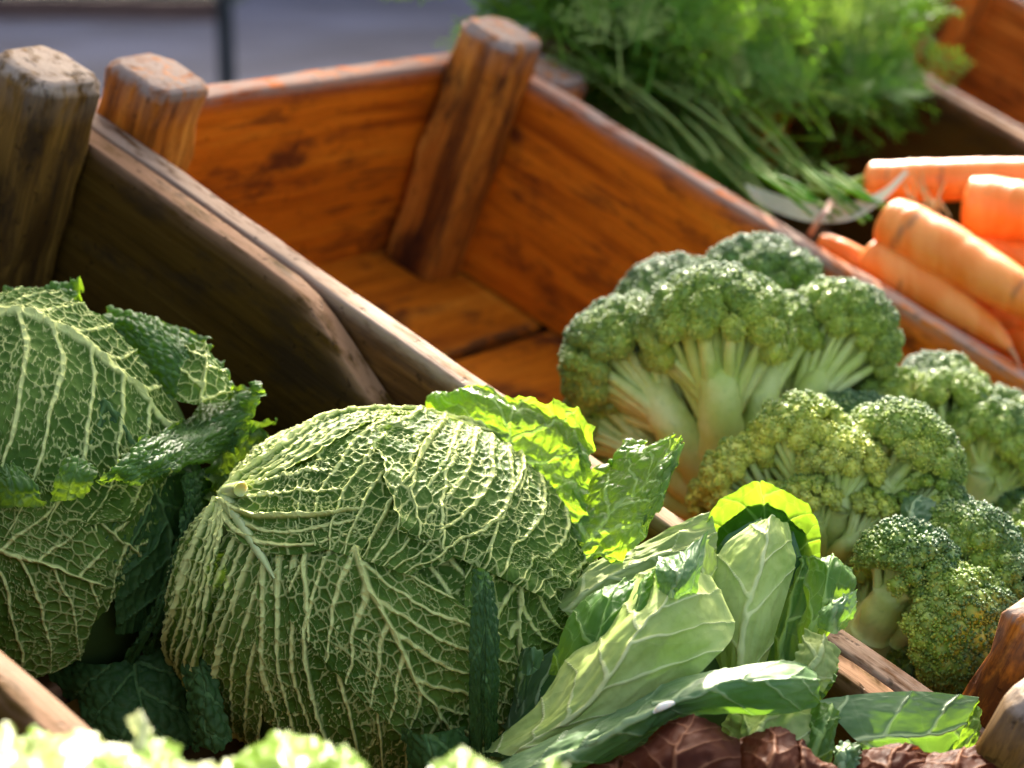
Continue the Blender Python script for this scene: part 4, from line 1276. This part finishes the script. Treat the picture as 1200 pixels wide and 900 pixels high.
broccoli('broccoli head with yellowing buds, in front of the large one', at(970, 660, .985),
         [at(985, 690, .985), at(968, 655, .98), at(960, 620, .975)], [0.014, 0.016, 0.014], [
    fl([(955, 650, .97), (900, 600, .965), (890, 580, .965)], 16, (872, 560, .97), 50, 321, tone=-0.48),
    fl([(960, 640, .965), (945, 580, .955), (942, 560, .955)], 18, (938, 520, .962), 58, 323, tone=-0.30),
    fl([(970, 640, .96), (980, 600, .945), (985, 585, .945)], 16, (985, 550, .95), 50, 325, tone=-0.42),
    fl([(975, 640, .97), (1020, 590, .955), (1030, 575, .955)], 20, (1050, 545, .965), 72, 327, tone=-0.04),
    fl([(985, 650, .965), (1050, 625, .95), (1060, 615, .95)], 15, (1085, 592, .957), 44, 329, tone=-0.05),
    fl([(965, 630, 1.0), (985, 560, 1.02), (990, 540, 1.02)], 17, (1000, 515, 1.02), 58, 331, tone=0.12),
    fl([(955, 640, .985), (870, 600, .985), (855, 595, .985)], 14, (840, 582, .99), 34, 333, tone=-0.5),
    fl([(950, 650, .96), (915, 620, .945), (910, 615, .945)], 11, (902, 600, .945), 36, 336, tone=-0.45),
    fl([(962, 650, .955), (955, 620, .94), (954, 612, .94)], 11, (950, 590, .942), 36, 337, tone=-0.45),
    fl([(985, 655, .955), (1040, 640, .945), (1050, 632, .945)], 11, (1058, 612, .948), 34, 338, tone=-0.2),
    fl([(975, 655, .955), (990, 640, .94), (1000, 632, .94)], 11, (1018, 605, .945), 34, 335, tone=-0.42),
])
broccoli('tight bright broccoli head leaning on the crate post at the lower right', at(1050, 770, .93),
         [at(1000, 770, .925), at(1025, 740, .925), at(1045, 715, .925)], [0.012, 0.0125, 0.0115], [
    fl([(1020, 742, .915), (1040, 705, .905), (1048, 695, .905)], 22, (1064, 668, .905), 60, 341, bead=0.00088, dens=36, tone=0.05),
    fl([(1045, 745, .92), (1075, 715, .905), (1085, 710, .905)], 15, (1120, 740, .895), 72, 343, dens=36, tone=-0.08, axis=(0.75, -0.55, 0.1), bead=0.00092),
    fl([(1050, 730, .93), (1090, 690, .925), (1105, 680, .925)], 17, (1135, 648, .93), 60, 345, tone=0.12),
    fl([(1060, 740, .93), (1120, 710, .92), (1135, 705, .92)], 15, (1174, 692, .918), 54, 347, tone=0.12),
    fl([(1040, 770, .925), (1065, 775, .92), (1072, 776, .92)], 13, (1078, 778, .925), 50, 349, tone=0.0, axis=(0.4, -.8, -.2)),
    fl([(1050, 730, .95), (1080, 660, .96), (1090, 640, .96)], 14, (1112, 612, .96), 40, 351, tone=0.1),
    fl([(1050, 750, .915), (1085, 720, .90), (1090, 715, .90)], 13, (1100, 700, .90), 44, 356, tone=0.0, dens=36, bead=0.00088),
    fl([(1020, 745, .94), (1012, 725, .945), (1010, 720, .945)], 12, (1006, 692, .955), 34, 355, tone=-0.2),
    fl([(1060, 745, .93), (1110, 735, .925), (1130, 732, .925)], 13, (1160, 740, .93), 40, 353, tone=0.0),
])
broccoli('broccoli head tucked behind against the right side of the crate', at(1120, 610, 1.07),
         [at(1130, 640, 1.07), at(1130, 600, 1.065), at(1128, 570, 1.06)], [0.013, 0.014, 0.013], [
    fl([(1120, 590, 1.05), (1070, 530, 1.05), (1060, 515, 1.05)], 17, (1045, 495, 1.06), 60, 361, tone=-0.12),
    fl([(1128, 585, 1.05), (1115, 540, 1.045), (1112, 530, 1.045)], 18, (1108, 500, 1.06), 64, 363),
    fl([(1135, 590, 1.05), (1150, 560, 1.04), (1152, 550, 1.04)], 17, (1160, 525, 1.045), 58, 365, tone=-0.05),
    fl([(1130, 580, 1.08), (1120, 520, 1.10), (1118, 500, 1.10)], 17, (1095, 478, 1.105), 62, 367, tone=0.12),
    fl([(1140, 600, 1.05), (1175, 590, 1.035), (1180, 585, 1.035)], 14, (1195, 570, 1.04), 46, 369, tone=-0.05),
    fl([(1120, 590, 1.08), (1040, 500, 1.10), (1030, 490, 1.10)], 15, (1005, 478, 1.10), 46, 371, tone=0.0),
    fl([(1140, 590, 1.09), (1165, 540, 1.10), (1168, 530, 1.10)], 15, (1172, 505, 1.11), 50, 373, tone=0.1),
])
broccoli('broccoli head cut off by the right edge of the photo', at(1215, 700, 1.0),
         [at(1225, 720, 1.0), at(1218, 690, 1.0), at(1212, 670, 1.0)], [0.013, 0.014, 0.013], [
    fl([(1215, 690, .99), (1205, 670, .98), (1200, 665, .98)], 15, (1196, 645, .985), 44, 381, tone=-0.1),
    fl([(1220, 690, .99), (1235, 660, .98), (1238, 650, .98)], 16, (1242, 630, .985), 54, 383),
    fl([(1215, 690, 1.01), (1200, 650, 1.03), (1200, 640, 1.03)], 14, (1205, 615, 1.03), 44, 385, tone=0.05),
])
E6 = empty('leaf_stub', at(1075, 605, .955), 'pale cut leaf stub lying on the tight broccoli', 'leaf')
sheet('blade', [[(1055, 628, .925), (1068, 632, .92), (1085, 630, .922)], [(1055, 600, .93), (1070, 602, .922), (1090, 606, .926)], [(1060, 584, .938), (1078, 580, .932), (1098, 588, .936)]], CAB_BLUE, E6, 390, 30, 30, **sv)


# ---------------------------------------------------------------- carrots
def carrot(label, pts, rad, seed, stalks=0):
    """pts: (px,py,d) from crown to tip; rad in px at those points"""
    r = np.random.default_rng(seed)
    n, k = 64, 24
    W = np.array([at(*p) for p in pts])
    P = crom(W, np.linspace(0, 1, n))
    R = crom(np.array([q * p[2] / FPX for q, p in zip(rad, pts)])[:, None], np.linspace(0, 1, n))[:, 0]
    s = np.linspace(0, 1, n)
    R = R * np.sqrt(np.clip(s / 0.055, 0.02, 1)) ** 0.8 * (1 + 0.025 * vn2(s * 16, s * 0, seed) + 0.018 * vn2(s * 45, s * 0, seed + 1))
    scar = (np.abs(vn2(s * 30, s * 0 + 2, seed + 3)) > 0.86) * 1.0
    e = empty('carrot', W.mean(0) - np.array([0, 0, R.mean()]), label, 'carrot', 'carrots in the right crate')
    V, F = tube_vf(P, R, k)
    th = np.linspace(0, 2 * math.pi, k, endpoint=False)
    sc = (scar[:, None] * (np.sin(th[None] * 1 + s[:, None] * 40 + seed) > 0.75)).ravel()
    part('root', V, F, CARROT, e, {'scar': np.concatenate([sc, [0, 0]])})
    d = unit(P[0] - P[3])
    for q in range(stalks):
        a = P[0] + r.normal(0, 0.002, 3) - d * 0.002
        b = a + d * 0.02 + r.normal(0, 0.005, 3)
        tube('leaf_stalk', [a, (a + b) / 2 + r.normal(0, .001, 3), b, b + d * .02 + r.normal(0, .006, 3)], [0.0022, 0.0018, 0.0014, 0.001], FROND[2], e, 6, 8)
    return e


carrot('top carrot of the bunch, lying almost level behind the others', [(1014, 212, 1.30), (1060, 213, 1.29), (1140, 210, 1.28), (1260, 203, 1.265)], [22, 25, 24, 19], 401, 2)
carrot('thick carrot cut off by the right edge, below the top one', [(1128, 238, 1.265), (1160, 243, 1.26), (1215, 252, 1.245), (1300, 266, 1.225)], [30, 36, 35, 28], 403)
carrot('brightest carrot, running diagonally in front with a sunlit ridge', [(1035, 256, 1.245), (1065, 272, 1.235), (1130, 308, 1.212), (1195, 345, 1.185), (1260, 385, 1.17)], [27, 33, 33, 26, 12], 405)
ca = carrot('lowest carrot beside the crate board, tapering to a thin root', [(1013, 298, 1.245), (1045, 315, 1.235), (1105, 352, 1.212), (1160, 388, 1.192), (1184, 408, 1.185)], [22, 27, 25, 15, 5], 407)
tube('root_hair', [at(1180, 404, 1.186), at(1190, 418, 1.182), at(1197, 434, 1.18)], [0.0022, 0.0012, 0.0006], ROOT, ca, 6, 10)
carrot('shaded carrot under the brightest one', [(1080, 322, 1.26), (1110, 335, 1.25), (1170, 360, 1.232), (1230, 385, 1.215)], [20, 24, 24, 20], 409)
carrot('carrot between the thick one and the brightest one at the right edge', [(1140, 285, 1.27), (1170, 295, 1.262), (1215, 312, 1.245), (1290, 340, 1.225)], [18, 24, 26, 20], 411)
carrot('carrot in the gap at the right edge above the crate board', [(1150, 372, 1.245), (1175, 385, 1.235), (1215, 405, 1.22), (1260, 430, 1.205)], [16, 22, 24, 18], 413)
carrot('small carrot tip peeping over the crate board left of the lowest carrot', [(958, 284, 1.265), (975, 290, 1.262), (1005, 305, 1.255), (1040, 330, 1.25)], [10, 14, 15, 12], 415)
carrot('shaded carrot deep under the lowest ones', [(1100, 390, 1.26), (1140, 400, 1.255), (1190, 425, 1.24), (1240, 450, 1.225)], [20, 24, 24, 18], 417)


# ---------------------------------------------------------------- carrot greens
def frond_mesh(seed, mat):
    """a feathery carrot leaf, x = along the stem (length about 0.15 m)"""
    r = np.random.default_rng(seed)
    L = 0.15
    V, F = [], []
    bend = r.uniform(-0.25, 0.25)
    droop = r.uniform(0.15, 0.5)

    def stem(s):
        return np.array([L * s * (1 - 0.08 * s), L * bend * s * s, -L * droop * s * s * 0.6])

    def strip(a, b, w, up=(0, 0, 1)):
        a, b = np.array(a), np.array(b)
        d = unit(b - a)
        sd = unit(np.cross(d, up)) * w
        i = len(V)
        V.extend([a + sd, a - sd, b - sd * 0.6, b + sd * 0.6])
        F.append((i, i + 1, i + 2, i + 3))

    N = 10
    ks = np.linspace(0, 1, N + 1)
    for a, b in zip(ks[:-1], ks[1:]):
        strip(stem(a), stem(b), 0.0011 * (1.2 - a))
        strip(stem(a), stem(b), 0.0011 * (1.2 - a), (0, 1, 0.1))
    np_ = 9
    for i in range(np_):
        s = 0.28 + 0.70 * i / (np_ - 1)
        o = stem(s)
        pl = 0.052 * (1 - 0.75 * (s - 0.25)) * r.uniform(0.8, 1.15)
        for sg in (-1, 1):
            ang = math.radians(r.uniform(38, 60))
            lift = r.uniform(-0.25, 0.45)
            d = unit(np.array([math.cos(ang), sg * math.sin(ang), lift]))
            e = o + d * pl + np.array([0, 0, -0.004])
            strip(o, e, 0.0006)
            m = 6
            for j in range(m):
                q = 0.22 + 0.78 * j / (m - 1)
                p = o + (e - o) * q
                ll = pl * 0.42 * (1.1 - 0.75 * q)
                for s2 in (-1, 1):
                    sd = unit(np.cross(d, [0, 0, 1])) * s2
                    dd = unit(d * 0.8 + sd * r.uniform(0.6, 1.0) + np.array([0, 0, r.uniform(-0.5, 0.5)]))
                    tip = p + dd * ll
                    w = unit(np.cross(dd, [0, 0, 1])) * 0.0018
                    k = len(V)
                    V.extend([p, p + dd * ll * 0.55 + w, tip, p + dd * ll * 0.55 - w])
                    F.append((k, k + 1, k + 2, k + 3))
                    # a side tooth
                    t0 = p + dd * ll * 0.4
                    d3 = unit(dd + sd * 0.9)
                    w3 = unit(np.cross(d3, [0, 0, 1])) * 0.0013
                    k = len(V)
                    V.extend([t0, t0 + d3 * ll * 0.3 + w3, t0 + d3 * ll * 0.5, t0 + d3 * ll * 0.3 - w3])
                    F.append((k, k + 1, k + 2, k + 3))
    return mesh('frond', np.array(V), np.array(F), mat, smooth=False)


FM = [frond_mesh(500 + i, FROND[(0, 0, 1, 2, 0, 1)[i]]) for i in range(6)]
cg = empty('carrot_greens', cr(0.06, 0.2, -0.06), 'feathery green tops of the carrot bunches heaped behind the carrots', 'carrot greens')
rf = np.random.default_rng(77)
for i in range(295):
    v = rf.uniform(0.03, 0.37)
    u = rf.uniform(-0.075, 0.158 if v > 0.10 else 0.105)
    hh = 0.012 + 0.045 * math.exp(-((u + 0.02) / 0.09) ** 2) * math.exp(-((v - 0.17) / 0.18) ** 2)
    w = rf.uniform(-0.045, 0.0) + hh + 0.015 * math.exp(-((v - 0.03) / 0.05) ** 2)
    base = cr(u, v, w)
    d = np.array([-0.75, (v - 0.12) * 2.0, 0.25]) + rf.normal(0, 0.38, 3) * np.array([1, 1, 0.7])
    if v < 0.11:
        d[1] = abs(d[1]) + 0.15
        d[0] *= 0.7
    dw = unit(CRW @ d)
    yl = unit(np.cross(CRW[:, 2] + rf.normal(0, 0.35, 3), dw))
    zl = np.cross(dw, yl)
    o = bpy.data.objects.new('frond', FM[rf.integers(0, 6)])
    COL.objects.link(o)
    o.parent = cg
    s = rf.uniform(0.55, 1.0)
    M = Matrix((list(dw), list(yl), list(zl))).transposed().to_4x4() @ Matrix.Scale(s, 4)
    M.translation = Vector(base - np.array(cg.location))
    o.matrix_local = M
for i in range(26):                                   # pale stems running to the crowns
    a = cr(rf.uniform(0.10, 0.20), rf.uniform(0.05, 0.16), rf.uniform(-0.045, -0.005))
    b = a + CRW @ np.array([-0.08 + rf.normal(0, .02), rf.uniform(0.0, .05), rf.uniform(0, 0.02)])
    tube('stem', [a, (a + b) / 2 + rf.normal(0, .004, 3), b], [0.0016, 0.0014, 0.001], FROND[2], cg, 6, 8)
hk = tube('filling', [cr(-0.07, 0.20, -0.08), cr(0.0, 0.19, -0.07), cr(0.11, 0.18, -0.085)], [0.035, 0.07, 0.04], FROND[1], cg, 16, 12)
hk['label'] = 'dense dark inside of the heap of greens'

# paper band round the bunch
E7 = empty('paper_band', at(970, 245, 1.245), 'white paper band curving round the carrot stems', 'band')


def ribbon(name, top, bot, mat, parent, n=40, m=5):
    A = crom(np.array([at(*p) for p in top]), np.linspace(0, 1, n))
    B = crom(np.array([at(*p) for p in bot]), np.linspace(0, 1, n))
    f = np.linspace(0, 1, m)[None, :, None]
    G = A[:, None] * (1 - f) + B[:, None] * f
    return part(name, G, grid_faces(n, m), mat, parent)


ribbon('strip', [(872, 215, 1.288), (905, 226, 1.276), (950, 238, 1.258), (1000, 236, 1.246), (1036, 221, 1.243), (1062, 198, 1.25)],
       [(882, 233, 1.282), (908, 248, 1.266), (950, 260, 1.248), (998, 258, 1.236), (1036, 234, 1.238), (1064, 203, 1.248)], BAND, E7)
ribbon('twist_tie', [(972, 232, 1.253), (964, 245, 1.235), (952, 262, 1.235), (946, 275, 1.245)], [(978, 236, 1.251), (972, 248, 1.233), (960, 264, 1.233), (952, 277, 1.245)], BAND_BROWN, E7, 16, 3)
for i in range(14):
    a = at(1090 + rf.normal(0, 12), 240 + rf.normal(0, 4), 1.262)
    o = tube('straw', [a, a + rf.normal(0, .004, 3), a + rf.normal(0, .008, 3)], [.0008, .0008, .0005], STRAW, cg, 6, 6)

for i in range(9):                                    # stems lying across the band
    x0 = 900 + i * 14 + rf.normal(0, 4)
    tube('stem', [at(x0 - 30, 196 + rf.normal(0, 6), 1.275), at(x0 + 12, 226 + rf.normal(0, 5), 1.245), at(x0 + 50, 252 + rf.normal(0, 6), 1.238)], [0.0011, 0.0015, 0.0012], FROND[(0, 2, 1)[i % 3]], cg, 6, 8)

# scraps on the floor of the crate
E8 = empty('leaf_scrap', cr(0.142, -0.145, -HB), 'small curled green scrap on the crate floor near the broccoli', 'leaf scrap', 'scraps on the crate floor')


def scrap(e, c, ln, col, dirv):
    r = np.random.default_rng(int(abs(c[0]) * 1e5))
    ax = unit(CRW @ np.array(dirv, float)); sd = unit(np.cross(CRW[:, 2], ax)); up = CRW[:, 2]
    s = np.linspace(-1, 1, 14)[:, None]; t = np.linspace(-1, 1, 5)[None]
    G = c + (s * ln)[..., None] * ax + ((t * ln * 0.28) * (1 - 0.6 * s ** 2))[..., None] * sd + ((0.0015 + ln * 0.25 * s ** 2 + 0.0012 * t * np.sin(s * 5)))[..., None] * up
    part('curl', G, grid_faces(14, 5), col, e)


scrap(E8, cr(0.142, -0.145, -HB), 0.006, STALK, (0.3, 1, 0))
E10 = empty('leaf_scrap', cr(0.108, -0.118, -HB), 'pale crumb of leaf in the dark gap between the floor boards', 'leaf scrap', 'scraps on the crate floor')
scrap(E10, cr(0.108, -0.118, -HB), 0.0028, BUDS, (1, 1, 0))
E9 = empty('leaf_scrap', cr(0.068, -0.168, -HB), 'tiny green scrap on the floor board nearest the back of the crate', 'leaf scrap', 'scraps on the crate floor')
scrap(E9, cr(0.068, -0.168, -HB), 0.0035, FROND[0], (1, 0.5, 0))
